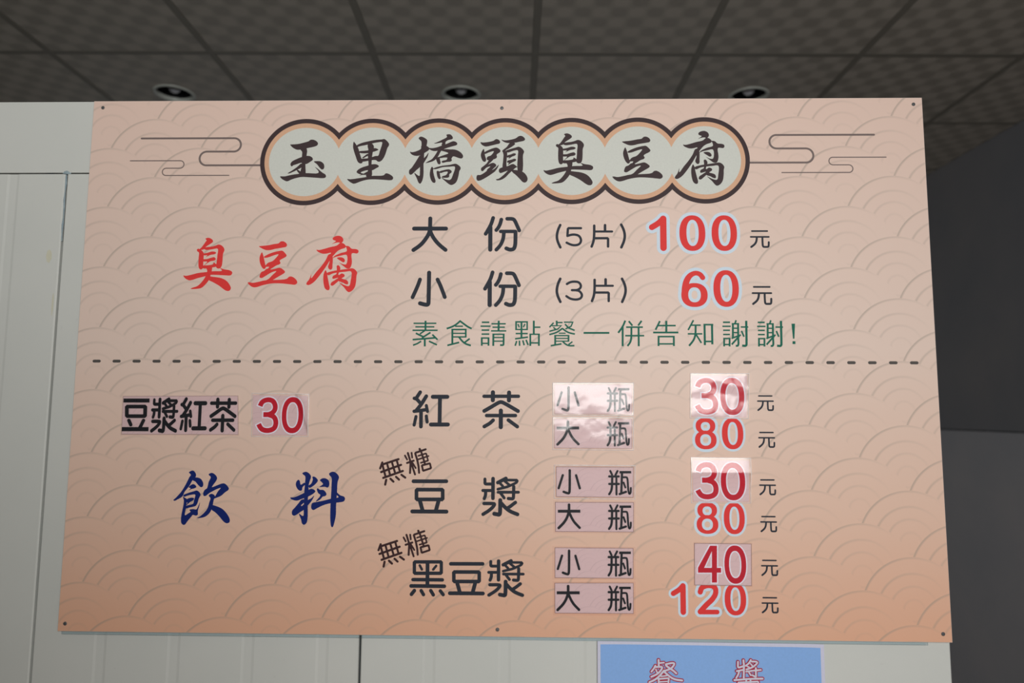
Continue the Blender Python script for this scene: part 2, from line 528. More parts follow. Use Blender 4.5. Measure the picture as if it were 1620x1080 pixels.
# outlines of the lettering, in millimetres, and where each one is printed (mm from the lower left corner of the board)
GLYPHS = {
 'da': [
  ('r', 7.85, ((-30.11, 10.88), (30.53, 10.87))),
  ('c', 7.68, ((0.33, 30.54), (0.29, 7.06), (-3.54, -2.92), (-12.21, -15.61), (-20.08, -23.3), (-30.61, -30.54))),
  ('c', 7.49, ((0.56, 7.06), (3.09, -0.2), (9.05, -10.17), (18.12, -20.57), (30.27, -30.24))),
 ],
 'fen': [
  ('c', 7.12, ((-17.83, 30.83), (-21.29, 19.01), (-26.53, 9.03), (-31.78, -0.03))),
  ('r', 8, ((-23.01, 12.66), (-22.81, -30.39))),
  ('c', 7.11, ((-2.25, 27.64), (-4.41, 19.01), (-7.91, 11.75), (-11.6, 7.22))),
  ('c', 7.11, ((8.85, 29.18), (19.51, 29.17), (23.08, 26.26), (27.57, 16.28), (31.78, 6.49))),
  ('r', 6.74, ((-3.42, 4.68), (24.52, 4.68))),
  ('c', 7.1, ((2.63, 2.68), (2, -8.17), (-1.48, -18.11), (-5.86, -24.88), (-11.3, -30.56))),
  ('c', 7.45, ((24.79, 3.59), (24.71, -15.4), (24.05, -23.52), (21.6, -29.38), (16.3, -30.55), (12.76, -30.28), (7.62, -28.03))),
 ],
 'xiao': [
  ('c', 7.8, ((-0.02, 30.63), (-0.02, -23.68), (-0.44, -29.9), (-5.54, -30.63), (-16.01, -27.72))),
  ('c', 7.26, ((-17.05, 17.61), (-21.23, 4.81), (-30.36, -16.18))),
  ('c', 7.25, ((16.14, 17.66), (22.08, 5.78), (30.36, -15.79))),
 ],
 'lp': [
  ('c', 4.99, ((3.3, 21.48), (-1.31, 11.47), (-3.43, -0.28), (-1.81, -10.06), (3.43, -21.48))),
 ],
 'rp': [
  ('c', 4.97, ((-3.38, 21.83), (1.76, 11.06), (3.54, -0.18), (1.53, -10.43), (-3.54, -21.83))),
 ],
 'n5': [
  ('r', 4.59, ((13.3, 16.52), (-11.31, 16.53), (-12.3, 1.64))),
  ('c', 4.59, ((-12.3, 1.64), (-5.12, 3.99), (2.53, 4.38), (10.17, 1.84), (13.77, -5.98), (12.02, -12.33), (7.23, -15.74), (-0.41, -16.53), (-7.09, -14.77), (-13.77, -11.36))),
 ],
 'pian': [
  ('c', 4.78, ((-14.07, 19.6), (-14.19, 1), (-15.5, -10.72), (-19.19, -20.67))),
  ('r', 4.97, ((6.3, 20.57), (6.21, 8.82))),
  ('r', 4.21, ((-13.95, 8.34), (19.48, 8.33))),
  ('r', 4.58, ((-13.56, -4.57), (11.83, -4.57), (11.69, -20.66))),
 ],
 'n3': [
  ('c', 4.56, ((-13.84, 12.37), (-7.65, 16.05), (-0.05, 17.22), (8.49, 16.07), (12.74, 10.01), (11.29, 4.22), (5.59, 0.65), (-4.38, 0.64))),
  ('c', 4.55, ((1.79, 0.65), (9.37, -0.3), (14.84, -7.79), (12.63, -14.52), (5.52, -17.22), (-2.06, -16.95), (-8.69, -15.04), (-14.84, -10.73))),
 ],
 'hong': [
  ('r', 6.79, ((-20.99, 31.62), (-27.75, 21.2))),
  ('r', 6.62, ((-31.65, 20.32), (-27.72, 19.47), (-21.05, 12.16))),
  ('r', 6.96, ((-9.54, 24.32), (-18.4, 9.58), (-27.31, -1.68))),
  ('r', 6.43, ((-31.61, -3.6), (-23.38, -2.69), (-10.82, -0.72))),
  ('r', 5.91, ((-9.22, 7.04), (-6.86, -3.72))),
  ('r', 6.95, ((-18.83, -4.21), (-18.49, -31.55))),
  ('r', 5.9, ((-27.95, -13.31), (-31.11, -28.79))),
  ('r', 6.07, ((-8.87, -12.34), (-7.2, -23.07))),
  ('r', 7.65, ((2.66, 23.26), (29.34, 23.4))),
  ('r', 7.3, ((15.9, 21.86), (15.9, -26.36))),
  ('r', 7.45, ((0.07, -27.75), (31.24, -27.56))),
 ],
 'cha': [
  ('r', 6.42, ((-31.82, 24.51), (31.82, 24.84))),
  ('r', 7.8, ((-15.42, 31.85), (-15.47, 17.43))),
  ('r', 7.62, ((14.48, 31.66), (14.3, 17.16))),
  ('c', 7.09, ((-31.13, -2.45), (-18.22, 4.93), (-7.03, 11.88), (-0.56, 14.67), (5.95, 11.95), (18.09, 5.13), (31.09, -2.37))),
  ('r', 7.78, ((-0.44, -1.68), (-0.4, -31.86))),
  ('r', 6.57, ((-26.73, -10.85), (26.38, -10.55))),
  ('r', 6.73, ((-14.56, -19.36), (-20.55, -25.14), (-30.85, -31.02))),
  ('r', 6.73, ((13.49, -18.94), (29.93, -30.83))),
 ],
 'dou': [
  ('r', 6.88, ((-30.17, 26.92), (30.23, 27.39))),
  ('x', 6.87, ((-24.28, 11.87), (23.77, 12.26), (24.04, -5.22), (-23.94, -5.62))),
  ('r', 7.37, ((-17.91, -7), (-12.42, -25.4))),
  ('r', 7.36, ((16.79, -6.71), (11.96, -25.19))),
  ('r', 7.19, ((-31.23, -27.23), (31.23, -27.03))),
 ],
 'jiang': [
  ('r', 5.65, ((-28.73, 31.14), (-28.65, 23.14), (-26.93, 22.31), (-14.53, 22.41))),
  ('r', 6.68, ((-13.92, 32.1), (-13.88, -3.21))),
  ('r', 5.64, ((-32.38, 10.66), (-14.43, 10.8))),
  ('c', 5.98, ((-27.24, 9.27), (-27.34, 1.72), (-29.68, -3.76))),
  ('r', 6.67, ((9.52, 32.7), (-5.14, 25.01))),
  ('r', 4.96, ((11.94, 29.77), (30.32, 29.74), (30.08, 26.37), (24.8, 23.13), (12.01, 17.57), (-5.05, 13.23))),
  ('r', 4.96, ((-1.71, 24.61), (3.89, 18.77))),
  ('r', 4.96, ((7.67, 27.63), (15.41, 21.38))),
  ('r', 5.3, ((-4.58, 7.77), (32.56, 8.07))),
  ('c', 5.98, ((23.97, 18.08), (23.71, 2.13), (23.23, -3.74), (18.97, -3.77), (14.28, -3.23))),
  ('r', 5.47, ((0.13, 6.13), (6.59, -2.37))),
  ('c', 6.32, ((-30.02, -12.56), (-14.23, -12.42), (-10.39, -13.23), (-12.48, -17.43), (-19.25, -24.17), (-31.54, -31.8))),
  ('c', 7.34, ((-0.46, -6.45), (-0.48, -26.52), (-1.29, -32.37), (-6.41, -31.58), (-11.1, -30.78))),
  ('c', 6.82, ((1.54, -11.87), (8.84, -19.76), (17.4, -26.36), (31.04, -31.42))),
  ('r', 6.31, ((27.1, -10.24), (16.5, -18.44), (12.25, -20.56))),
 ],
 'hei': [
  ('x', 6.12, ((-24.96, 28.46), (23.87, 28.95), (24.19, 8.96), (-24.56, 8.45))),
  ('r', 6.96, ((-0.99, 28.04), (-0.57, -13.87))),
  ('r', 4.59, ((-15.07, 22.29), (-11.12, 15.42))),
  ('r', 4.58, ((14.66, 21.77), (9.42, 15.38))),
  ('r', 6.28, ((-26.89, -2.67), (26.33, -2.6))),
  ('r', 6.61, ((-30.05, -13.78), (30.05, -13.7))),
  ('r', 6.6, ((-23.96, -21.9), (-29.08, -28.26))),
  ('r', 6.26, ((-11.69, -21.77), (-7.33, -28.67))),
  ('r', 6.26, ((5.66, -21.58), (10.43, -28.89))),
  ('r', 6.25, ((23, -21.96), (28.17, -28.28))),
 ],
 'wu': [
  ('r', 4.03, ((-19.59, 16.8), (-23.29, 6.16))),
  ('r', 4.17, ((-18.43, 13.41), (10.14, 23.03))),
  ('r', 4.17, ((-21.18, -0.54), (15.04, 12.73))),
  ('r', 4.17, ((-17.11, -11.09), (18.51, 1.73))),
  ('r', 4.03, ((-19.12, 12.2), (-12.85, -8.94))),
  ('r', 3.89, ((-10.53, 14.39), (-4.67, -5.71))),
  ('r', 3.89, ((-1.98, 17.99), (4.6, -2.46))),
  ('r', 3.89, ((6.95, 20.88), (13.53, -0.28))),
  ('r', 4.16, ((-11.64, -14.57), (-13.23, -23.04))),
  ('r', 4.16, ((-3.79, -12.54), (1.72, -17.64))),
  ('r', 4.02, ((6.33, -8.94), (11.89, -13.9))),
  ('r', 4.02, ((16.15, -5.2), (23.29, -10.22))),
 ],
 'tang': [
  ('r', 3.41, ((-24.08, 10.43), (-20.02, 3.55))),
  ('r', 3.84, ((-18.84, 14.98), (-14.29, 1.53), (-13.62, -3.31), (-14.19, -20.22))),
  ('r', 3.41, ((-12.09, 15.39), (-10.85, 7.09))),
  ('r', 3.84, ((-19.89, -2.54), (-8.04, 1.59))),
  ('r', 3.69, ((-12.06, -3.29), (-5.06, -22.68))),
  ('r', 3.27, ((-9.94, -2.58), (-4.08, -11.5))),
  ('r', 4.13, ((2.5, 22.46), (3.69, 19.56))),
  ('r', 3.84, ((13.39, 21.87), (-5.68, 15.31), (-1.53, 3.03), (1.19, -8.69), (2.32, -19.71))),
  ('r', 2.99, ((0.46, 10.18), (14.59, 14.74), (18.24, 1.84))),
  ('r', 2.98, ((-0.12, 3.74), (18.8, 10))),
  ('r', 3.12, ((5.32, -2.09), (18.02, 1.83))),
  ('r', 3.7, ((5.66, 16.94), (12.66, -3.74))),
  ('x', 3.69, ((7.18, -6.7), (21.66, -2.97), (23.94, -11.57), (9.49, -16.33))),
 ],
 'ping': [
  ('r', 3.79, ((-17.2, 21.04), (-14.1, 14.6))),
  ('r', 3.78, ((-4.05, 21.17), (-7.8, 14.15))),
  ('r', 4.2, ((-19.07, 11.16), (-2.05, 11.33))),
  ('r', 4.2, ((-19.18, -2.38), (-1.97, -2.21))),
  ('c', 4.2, ((-13.81, 11.01), (-14.17, -5.4), (-15.4, -14.63), (-19.44, -20.8))),
  ('r', 3.78, ((-6.26, 10.57), (-6.35, -21.17))),
  ('b', 4.41, ((-0.4, 18.95), (20.72, 19.15))),
  ('r', 4.2, ((4.11, 17.86), (2.37, -18.53))),
  ('c', 3.57, ((4.76, 9.65), (10.54, 10.22), (13.89, 9.23), (14.57, -5.11), (15.28, -16.35), (17.01, -20.62), (19.45, -17.84), (19.76, -9.35))),
  ('r', 4.19, ((-0.47, -20.4), (10.78, -16.4))),
  ('r', 3.57, ((6.76, 0.14), (9.81, -8.43))),
 ],
 'xiaos': [
  ('c', 4.43, ((1.04, 21.15), (0.95, -12.95), (0.09, -21.15), (-4.11, -20.38), (-9.89, -18.18))),
  ('r', 4.22, ((-11.42, 12.17), (-18.82, -11.62))),
  ('r', 4.21, ((12.29, 12.2), (18.82, -11.54))),
 ],
 'das': [
  ('c', 4.83, ((-0.1, 20.69), (-0.13, 6.43), (-6.98, -8.89), (-19.03, -20.69))),
  ('b', 5.24, ((-20.57, 8.95), (20.51, 9.4))),
  ('c', 4.61, ((0.39, 6.43), (7.68, -8.72), (19.14, -19.95))),
 ],
 'yuan': [
  ('r', 3.14, ((-14.3, 15.38), (14.28, 15.38))),
  ('r', 3.24, ((-16.78, 4.27), (16.78, 4.27))),
  ('c', 3.93, ((-5.47, 3.26), (-6.34, -4.31), (-9.54, -9.85), (-16.31, -14.99))),
  ('c', 3.73, ((4.83, 3.26), (4.85, -7.33), (5.25, -14.88), (10.39, -14.98), (15.78, -14.88), (16.32, -10.35), (16.46, -5.92))),
 ],
 'dous': [
  ('b', 6.5, ((-23.71, 26.72), (22.62, 26.97))),
  ('x', 5.9, ((-17.54, 15.43), (16.07, 15.61), (16.55, -2.34), (-16.42, -2.53))),
  ('r', 5.3, ((-12.24, -10.46), (-8.35, -18.66))),
  ('r', 5.29, ((14.23, -10.3), (8.45, -24.04))),
  ('b', 6.76, ((-23.73, -26.83), (23.73, -26.54))),
 ],
 'su': [
  ('b', 2.67, ((-22.62, 19.26), (20.25, 19.38))),
  ('b', 2.67, ((-19.15, 12.57), (16.56, 12.68))),
  ('b', 2.86, ((-24.27, 6.05), (22.85, 6.2))),
  ('b', 3.62, ((-0.12, 24.12), (0.04, 4.98))),
  ('b', 2.86, ((-1.4, 5.45), (-10.32, -0.78))),
  ('b', 3.24, ((-17.97, 0.62), (-4.04, -6.01))),
  ('b', 3.23, ((9.6, 2.14), (-4.5, -6.97), (-5.87, -9.83))),
  ('b', 3.23, ((-23.72, -11.51), (-5.39, -10.02), (18.81, -7.84))),
  ('b', 3.23, ((13, -1.85), (23.15, -11.64))),
  ('b', 3.61, ((-0.94, -9.34), (-0.66, -24.1))),
  ('b', 3.04, ((-7.69, -14.41), (-14.73, -18.91), (-22.75, -21.99))),
  ('b', 3.04, ((6.85, -14.27), (22.07, -21.16))),
 ],
 'shi': [
  ('bc', 3.42, ((2.29, 23.47), (-6.35, 15.6), (-14.85, 11.27), (-23.55, 8.38))),
  ('bc', 3.42, ((0.39, 23.47), (10.76, 15.65), (16.51, 11.65), (23.38, 8.52))),
  ('b', 2.66, ((-7.74, 12.92), (6.99, 12.96))),
  ('b', 2.85, ((-14.59, 6.79), (13.72, 6.87))),
  ('b', 3.61, ((-12.9, 7.94), (-12.49, -20.65))),
  ('b', 3.23, ((12.28, 8.01), (12.48, -8.01))),
  ('b', 2.47, ((-12.78, -0.46), (11.91, -0.39))),
  ('b', 2.66, ((-12.68, -7.14), (12.94, -7.05))),
  ('b', 3.22, ((-21.75, -23.06), (0.27, -17.38))),
  ('bc', 3.42, ((-0.82, -6.81), (6.41, -15.83), (13.11, -20.56), (22.14, -23.19))),
  ('b', 3.22, ((19.81, -10.27), (10.23, -17.72))),
 ],
 'qing': [
  ('b', 3.04, ((-21.77, 20.55), (-7.72, 20.59))),
  ('b', 2.85, ((-24.07, 13.19), (-5.38, 13.24))),
  ('b', 2.85, ((-22.1, 5.84), (-7.59, 5.89))),
  ('b', 2.84, ((-22.02, -1.69), (-7.52, -1.64))),
  ('b', 2.84, ((-23.18, -9.03), (-7.27, -8.97))),
  ('b', 3.41, ((-21.49, -7.69), (-21.33, -23.47))),
  ('b', 3.41, ((-8.98, -7.65), (-8.84, -23.42))),
  ('b', 2.65, ((-21.37, -19), (-7.65, -18.96))),
  ('b', 2.66, ((-3.71, 17.74), (23.04, 17.81))),
  ('b', 2.66, ((-1.76, 11.34), (21.47, 11.41))),
  ('b', 2.65, ((-4.35, 4.37), (24.07, 4.46))),
  ('b', 3.8, ((9.91, 23.7), (9.68, 3.46))),
  ('b', 3.6, ((0.05, -0.57), (0.05, -23.68))),
  ('b', 2.65, ((-1.64, -1.91), (21.08, -1.84))),
  ('bc', 3.41, ((19.37, -0.8), (19.31, -19.34), (18.86, -22.38), (12.71, -22.02))),
  ('b', 2.46, ((1.25, -7.99), (18.28, -7.94))),
  ('b', 2.46, ((1.3, -14.84), (18.33, -14.78))),
 ],
 'dian': [
  ('b', 2.84, ((-22.75, 21.44), (0.94, 21.51))),
  ('b', 3.22, ((-21.23, 22.59), (-21.15, 6.18))),
  ('b', 2.84, ((-0.58, 22.65), (-0.53, 6.25))),
  ('b', 2.46, ((-22.67, 7.13), (0.98, 7.2))),
  ('b', 3.6, ((-11.19, 21.67), (-11.05, -9.77))),
  ('b', 2.65, ((-17.7, 17.35), (-15.31, 10.97))),
  ('b', 2.65, ((-4.54, 17.68), (-7.74, 11.37))),
  ('b', 2.84, ((-21.88, -0.49), (0.54, -0.42))),
  ('b', 3.03, ((-23.05, -10.38), (1.03, -7.07))),
  ('b', 3.02, ((-19.92, -14.36), (-22.7, -23.39))),
  ('b', 3.02, ((-14.91, -13.59), (-14.39, -23.36))),
  ('b', 3.02, ((-8.58, -13.09), (-5.9, -22.38))),
  ('b', 3.02, ((-2.45, -12.12), (1.27, -21.69))),
  ('b', 3.6, ((11.82, 23.83), (11.88, -1.14))),
  ('b', 2.84, ((13.27, 11.53), (24.14, 11.56))),
  ('b', 3.4, ((5.36, -0.4), (5.43, -23.48))),
  ('b', 2.65, ((3.85, -1.74), (23.22, -1.68))),
  ('b', 3.4, ((21.33, -0.35), (21.37, -23.42))),
  ('b', 2.83, ((5.79, -17.98), (21.36, -17.92))),
 ],
 'can': [
  ('b', 2.84, ((-15.5, 20.37), (-23.34, 11.77))),
  ('b', 3.4, ((-10.01, 24.2), (-9.45, 14.48))),
  ('b', 2.65, ((-8.22, 20.68), (1.23, 20.7))),
  ('b', 2.65, ((-18.62, 14.45), (-1.33, 14.88), (-7.76, 8.58), (-23.34, 4.25))),
  ('b', 2.65, ((-16.07, 11.79), (-11.72, 7.99))),
  ('b', 2.65, ((3.6, 21.38), (20.12, 21.43), (16.8, 13.6), (6.4, 8.62))),
  ('b', 3.02, ((5.67, 17.76), (12.07, 10.73), (23.56, 6.01))),
  ('bc', 3.02, ((0.93, 9.94), (-7.76, 3.06), (-15.32, 0.18), (-23.62, -1.94))),
  ('bc', 3.02, ((0.36, 9.93), (8.28, 3.58), (15.81, 0.76), (24.11, -0.83))),
  ('b', 2.26, ((-5.88, 0.69), (6.86, 0.73))),
  ('b', 2.64, ((-14.19, -3.81), (13.73, -3.72))),
  ('b', 3.4, ((-12.68, -3.14), (-12.69, -21.45))),
  ('b', 3.21, ((12.22, -3.06), (12, -14.92))),
  ('b', 2.26, ((-12.02, -9.02), (12.02, -8.94))),
  ('b', 2.26, ((-12.02, -14.24), (12.95, -14.16))),
  ('b', 3.02, ((-20.98, -22.81), (-1, -19.23))),
  ('bc', 3.02, ((0.7, -14.01), (7.28, -20.62), (13.86, -22.87), (22.99, -22.46))),
  ('b', 2.64, ((19.35, -15.09), (11.99, -20.8))),
 ],
 'yi': [
  ('b', 3.58, ((-23.86, -0.08), (23.86, 0.08))),
 ],
 'bing': [
  ('bc', 3.58, ((-9.94, 24), (-14.96, 12.19), (-23.34, 0.96))),
  ('b', 3.76, ((-14.96, 12.19), (-15.33, -24.02))),
  ('b', 3.39, ((-3.55, 22.97), (3.13, 14.43))),
  ('b', 3.39, ((20.36, 23.71), (13.75, 14.65))),
  ('b', 3.01, ((-8.57, 11.64), (22.45, 11.73))),
  ('b', 3.01, ((-10.43, -4.31), (24.77, -4.2))),
  ('bc', 3.57, ((1.21, 11.29), (0.99, -7.69), (-0.71, -16.22), (-6.42, -23.61))),
  ('b', 3.57, ((14.46, 11.33), (14.39, -23.92))),
 ],
 'gao': [
  ('b', 3.38, ((-10.43, 23), (-18.76, 6.54))),
  ('b', 3, ((-14.23, 14.43), (18.61, 14.53))),
  ('b', 3.94, ((1.41, 23.51), (1.03, 0.72))),
  ('b', 3.38, ((-23.34, 1.5), (23.34, 1.64))),
  ('b', 3.56, ((-13.31, -4.82), (-13.61, -23.73))),
  ('b', 3, ((-15.02, -6.15), (16.46, -6.05))),
  ('b', 3.56, ((14.8, -4.73), (14.65, -23.63))),
  ('b', 2.81, ((-13.36, -19.67), (14.72, -19.57))),
 ],
 'zhi': [
  ('b', 3.09, ((-12.38, 24.22), (-22.59, 5.69))),
  ('b', 2.81, ((-17.78, 14.81), (0.9, 14.86))),
  ('bc', 3.65, ((-8.65, 14.55), (-8.98, -1.08), (-12.02, -12.44), (-21.5, -23.8))),
  ('b', 2.81, ((-23.44, -1.41), (3.36, -1.33))),
  ('b', 3.09, ((-8.17, -2.5), (1.3, -18.34))),
  ('b', 3.93, ((7.84, 17.44), (7.65, -22.28))),
  ('b', 3.09, ((6.12, 15.87), (23.94, 15.92))),
  ('b', 3.93, ((21.59, 17.48), (21.4, -20.82))),
  ('b', 3.08, ((7.53, -15.49), (20.83, -15.44))),
 ],
 'xie': [
  ('b', 3.09, ((-22.48, 20.58), (-9.58, 20.62))),
  ('b', 2.8, ((-23.79, 13.04), (-8.38, 13.09))),
  ('b', 2.8, ((-22.58, 5.66), (-9.97, 5.7))),
  ('b', 2.8, ((-22.77, -2.14), (-10.17, -2.1))),
  ('b', 2.8, ((-22.82, -9.65), (-9.25, -9.61))),
  ('b', 3.36, ((-21.11, -8.37), (-21.51, -24.36))),
  ('b', 3.36, ((-11.03, -8.34), (-11.45, -24.32))),
  ('b', 2.8, ((-21.42, -20.83), (-11.36, -20.79))),
  ('b', 3.08, ((1.74, 24.64), (-0.4, 18.09))),
  ('b', 2.8, ((-6.43, 17.78), (7.16, 17.82))),
  ('b', 3.64, ((-4.3, 18.93), (-5.04, -9.17))),
  ('bc', 3.64, ((5.23, 18.95), (4.75, -9.14), (5.21, -22.99), (-0.11, -23.3))),
  ('b', 2.52, ((-4.55, 9.55), (5.25, 9.58))),
  ('b', 2.52, ((-4.76, 1.46), (5.03, 1.49))),
  ('b', 3.08, ((-7.57, -9.46), (9.81, -2.89))),
  ('b', 3.36, ((7.39, -4.31), (-7.44, -20.78))),
  ('b', 2.8, ((9.94, 11.86), (23.79, 11.9))),
  ('bc', 4.2, ((20.35, 23.55), (19.92, -16.16), (19.43, -23.51), (11.64, -22.69))),
  ('b', 3.08, ((11.14, 4.77), (15.45, -6.27))),
 ],
 'bang': [
  ('S', 0, ((-3.28, 18.95), (3.28, 18.97), (1.18, -9.07), (-1.47, -9.08))),
  ('S', 0, ((-2.46, -13.61), (2.83, -13.59), (2.64, -18.95), (-2.65, -18.97))),
 ],
 'n1': [
  ('c', 11.21, ((-10.97, 11.57), (2.23, 19.5), (10.47, 28.2))),
  ('r', 12.22, ((10.47, 27.95), (10.18, -27.95))),
 ],
 'n0': [
  ('E', 0, ((0, 0, 24.29, 34.23), (0.35, 0.41, 11.44, 25.12))),
 ],
 'n6': [
  ('E', 0, ((0, -12.02, 24.44, 22.58), (0.12, -11.68, 11.63, 14.07))),
  ('v', 0, ((15.97, 20.76, 9.4), (11.33, 27.59, 9.14), (2.24, 30.25, 8.7), (-8.32, 24.9, 10.27), (-14.81, 14.05, 11.66), (-17.52, -0.14, 12.36), (-17.74, -11.64, 12.36))),
 ],
 'n8': [
  ('E', 0, ((-0.05, 14.04, 17.89, 14.34), (-0.09, 12.99, 8.34, 7.99))),
  ('E', 0, ((0, -11.46, 19.64, 16.91), (-0.22, -11.47, 9.9, 10.38))),
 ],
 'n2': [
  ('c', 9.27, ((-13.94, 10.96), (-11.52, 18.93), (0.09, 23.17), (12.66, 20.57), (14.37, 9.63), (7.94, -1.37), (-3.49, -11.05), (-14.68, -23.17))),
  ('r', 8.12, ((-14.27, -23.71), (15.25, -23.37))),
 ],
 'k3': [
  ('bc', 9.13, ((-15.13, 16.59), (-11.97, 24.94), (-1.17, 29.17), (9.48, 26.36), (14.13, 15.54), (11.19, 6), (2.63, 0.93), (-8.59, 0.87))),
  ('bc', 9.11, ((0.88, 0.92), (12.41, -2.64), (16.37, -13.84), (13.32, -25.06), (1.25, -29.09), (-9.78, -26.92), (-14.41, -20.92), (-16.61, -16.62))),
 ],
 'k0': [
  ('E', 0, ((0, 0, 20, 33.38), (-0.16, 0.09, 11.22, 23.69))),
 ],
 'k4': [
  ('S', 0, ((-20.72, -15.27), (-20.53, -6.59), (1.91, 32.07), (9.67, 32.14), (-9.26, -6.19), (-9.45, -15.15))),
  ('S', 0, ((5.15, 32.1), (14.19, 32.19), (12.64, -32.09), (3.65, -32.19))),
  ('S', 0, ((-20.54, -6.86), (20.72, -6.44), (20.51, -14.84), (-20.72, -15.27))),
 ],
 'k4o': [
  ('S', 0, ((-22.81, -17.16), (-22.57, -6), (0.32, 34.05), (11.76, 34.16), (-6.06, -4.72), (-6.34, -16.98))),
  ('S', 0, ((3.14, 34.08), (16.42, 34.21), (14.76, -34.07), (1.56, -34.21))),
  ('S', 0, ((-22.26, -4.61), (22.81, -4.15), (22.49, -16.82), (-22.53, -17.29))),
 ],
 'B玉': [
  ('P', 0, ((-27.27, 31.71), (-24.72, 32.02), (-11.95, 32.93), (0.24, 35.84), (8.34, 38.45), (12.34, 41.29), (18.49, 41.06), (24.24, 37.88), (26.73, 33.66), (25.22, 29.98), (21, 27.89), (7.81, 24.77), (-5.39, 21.86), (-13.57, 21.47), (-20.86, 24.85), (-25.1, 28.55))),
  ('P', 0, ((-5.46, 23.76), (4.24, 24.26), (6.15, 19.52), (5.3, 9.02), (3.86, -7.74), (3.79, -28.63), (-5.59, -28.61), (-3.65, -11.9), (-3.66, 8), (-3.7, 17.45), (-6.92, 21.66))),
  ('P', 0, ((-24.82, -5.58), (-22.41, -1.92), (-13.9, 2.78), (-3.83, 6.95), (5.29, 9.23), (12.47, 8.48), (17.2, 4.8), (17.63, 1.13), (13.86, -2), (4.86, -7.22), (-3.41, -4.58), (-15.53, -8.22), (-20.07, -9.78), (-22.54, -11.86), (-25.22, -8.72))),
  ('P', 0, ((-30.18, -25.64), (-22.22, -20.23), (-12.29, -12.93), (-4.37, -6.15), (-2.19, -9.82), (-4.08, -13.99), (-12.07, -18.68), (-20.08, -22.84), (-27.12, -25.65))),
  ('P', 0, ((-13.12, -18.16), (-10.03, -18.69), (-5.31, -22.35), (-3.59, -27.57), (-7.72, -26))),
  ('P', 0, ((-44.44, -31.67), (-36.08, -31.48), (-22.93, -28.58), (-7.71, -26.31), (4.48, -24.98), (28.94, -25.03), (29.85, -21.9), (22.41, -13.01), (27.62, -16.15), (37.05, -24), (43.3, -28.19), (44.44, -31.84), (42.49, -34.44), (36.41, -35.16), (26.2, -34.41), (10.89, -33.34), (-1.36, -32.79), (-11.49, -34.34), (-22.57, -37.97), (-30.6, -41.29), (-36.81, -38.98), (-42.05, -35.33))),
  ('P', 0, ((20, -2.33), (25.07, -1.3), (33.26, -2.05), (39.03, -6.77), (40.53, -12), (39.36, -16.7), (35.84, -18.05), (31.64, -14.59), (26.31, -7.79))),
 ],
 'B里': [
  ('P', 0, ((-33.49, 39.07), (-30.65, 35.9), (-27.45, 31.16), (-24.22, 25.38), (-21.41, 15.93), (-18.09, 6.5), (-15.37, 0.21), (-16.29, -3.44), (-19.83, -4.27), (-24.49, -1.33), (-29.42, 10.71), (-33.31, 22.26), (-34.75, 29.61))),
  ('P', 0, ((-27.96, 31.16), (-19.93, 35.87), (-6.76, 39.51), (9.48, 42.62), (21.7, 43.63), (24.74, 44.36), (28.35, 42.56), (34.64, 35.18), (34.73, 31.51), (31.8, 26.27), (28.51, 14.75), (23.68, 4.3), (18.72, -0.39), (14.15, -0.69), (10.01, 2.24), (2.38, 2.26), (-5.72, 0.71), (-16.89, -0.31), (-18.03, 4.4), (-5.86, 5.94), (3.23, 8.54), (9.28, 10.61), (14.36, 11.12), (17.19, 20.02), (20.95, 32.6), (21.33, 37.85), (11.66, 37.35), (1.51, 35.28), (-10.64, 32.17), (-22.81, 29.57), (-26.85, 28.01))),
  ('P', 0, ((-5.61, 34.78), (1.51, 35.28), (5.74, 29.49), (4.4, 22.15), (2.7, 9.58), (2.09, -6.1), (2.41, -30.07), (-7.94, -30.05), (-4.24, -16.52), (-4.12, -1.9), (-5.48, 10.65), (-4.77, 22.18), (-6.49, 29.53))),
  ('P', 0, ((-22.53, 19.6), (-6.28, 21.66), (3.8, 25.82), (9.91, 25.81), (14.57, 22.96), (11.06, 20.88), (3.99, 18.48), (-6.13, 16.1), (-17.33, 15.92), (-21.44, 16.98))),
  ('P', 0, ((-16.57, 6.7), (-12.1, 10.67), (-6.1, 14.84), (-5, 11.7), (-10, 8.57), (-14.01, 6.28))),
  ('P', 0, ((-26.47, -21.16), (-24.05, -17), (-16.55, -12.32), (-5.47, -8.69), (2.6, -6.1), (10.72, -5.91), (15.88, -8.74), (15.93, -10.82), (11.93, -13.42), (2.91, -18.1), (-5.23, -17.56), (-17.32, -21.18), (-18.3, -22.74), (-13.17, -24.63), (-15.15, -26.39), (-23.33, -24.29))),
  ('P', 0, ((-21.67, -29.19), (-17.18, -26.39), (-12.17, -24), (-4.15, -20.16), (-3, -24.85), (-9.04, -26.93), (-15.13, -26.91))),
  ('P', 0, ((-44.35, -35.19), (-37.24, -35.41), (-24.09, -33.66), (-8.92, -31.3), (3.19, -28.82), (25.48, -27.82), (29.95, -23.88), (35.56, -24.93), (42.76, -29.63), (44.35, -32.75), (42.92, -36.38), (38.9, -37.62), (24.69, -36.66), (9.46, -35.8), (-4.73, -36.3), (-16.82, -39.39), (-30.89, -44.36), (-34.99, -43), (-41.2, -38.83))),
 ],
 'B橋': [
  ('P', 0, ((-50.66, 15.68), (-47.08, 14.83), (-40, 16.17), (-29.94, 21.38), (-29.03, 27.14), (-18.87, 27.11), (-13.71, 22.38), (-14.66, 18.72), (-19.67, 15.07), (-23.68, 12.46), (-31.72, 8.3), (-38.81, 7.28), (-45.96, 9.39), (-49.58, 12.53))),
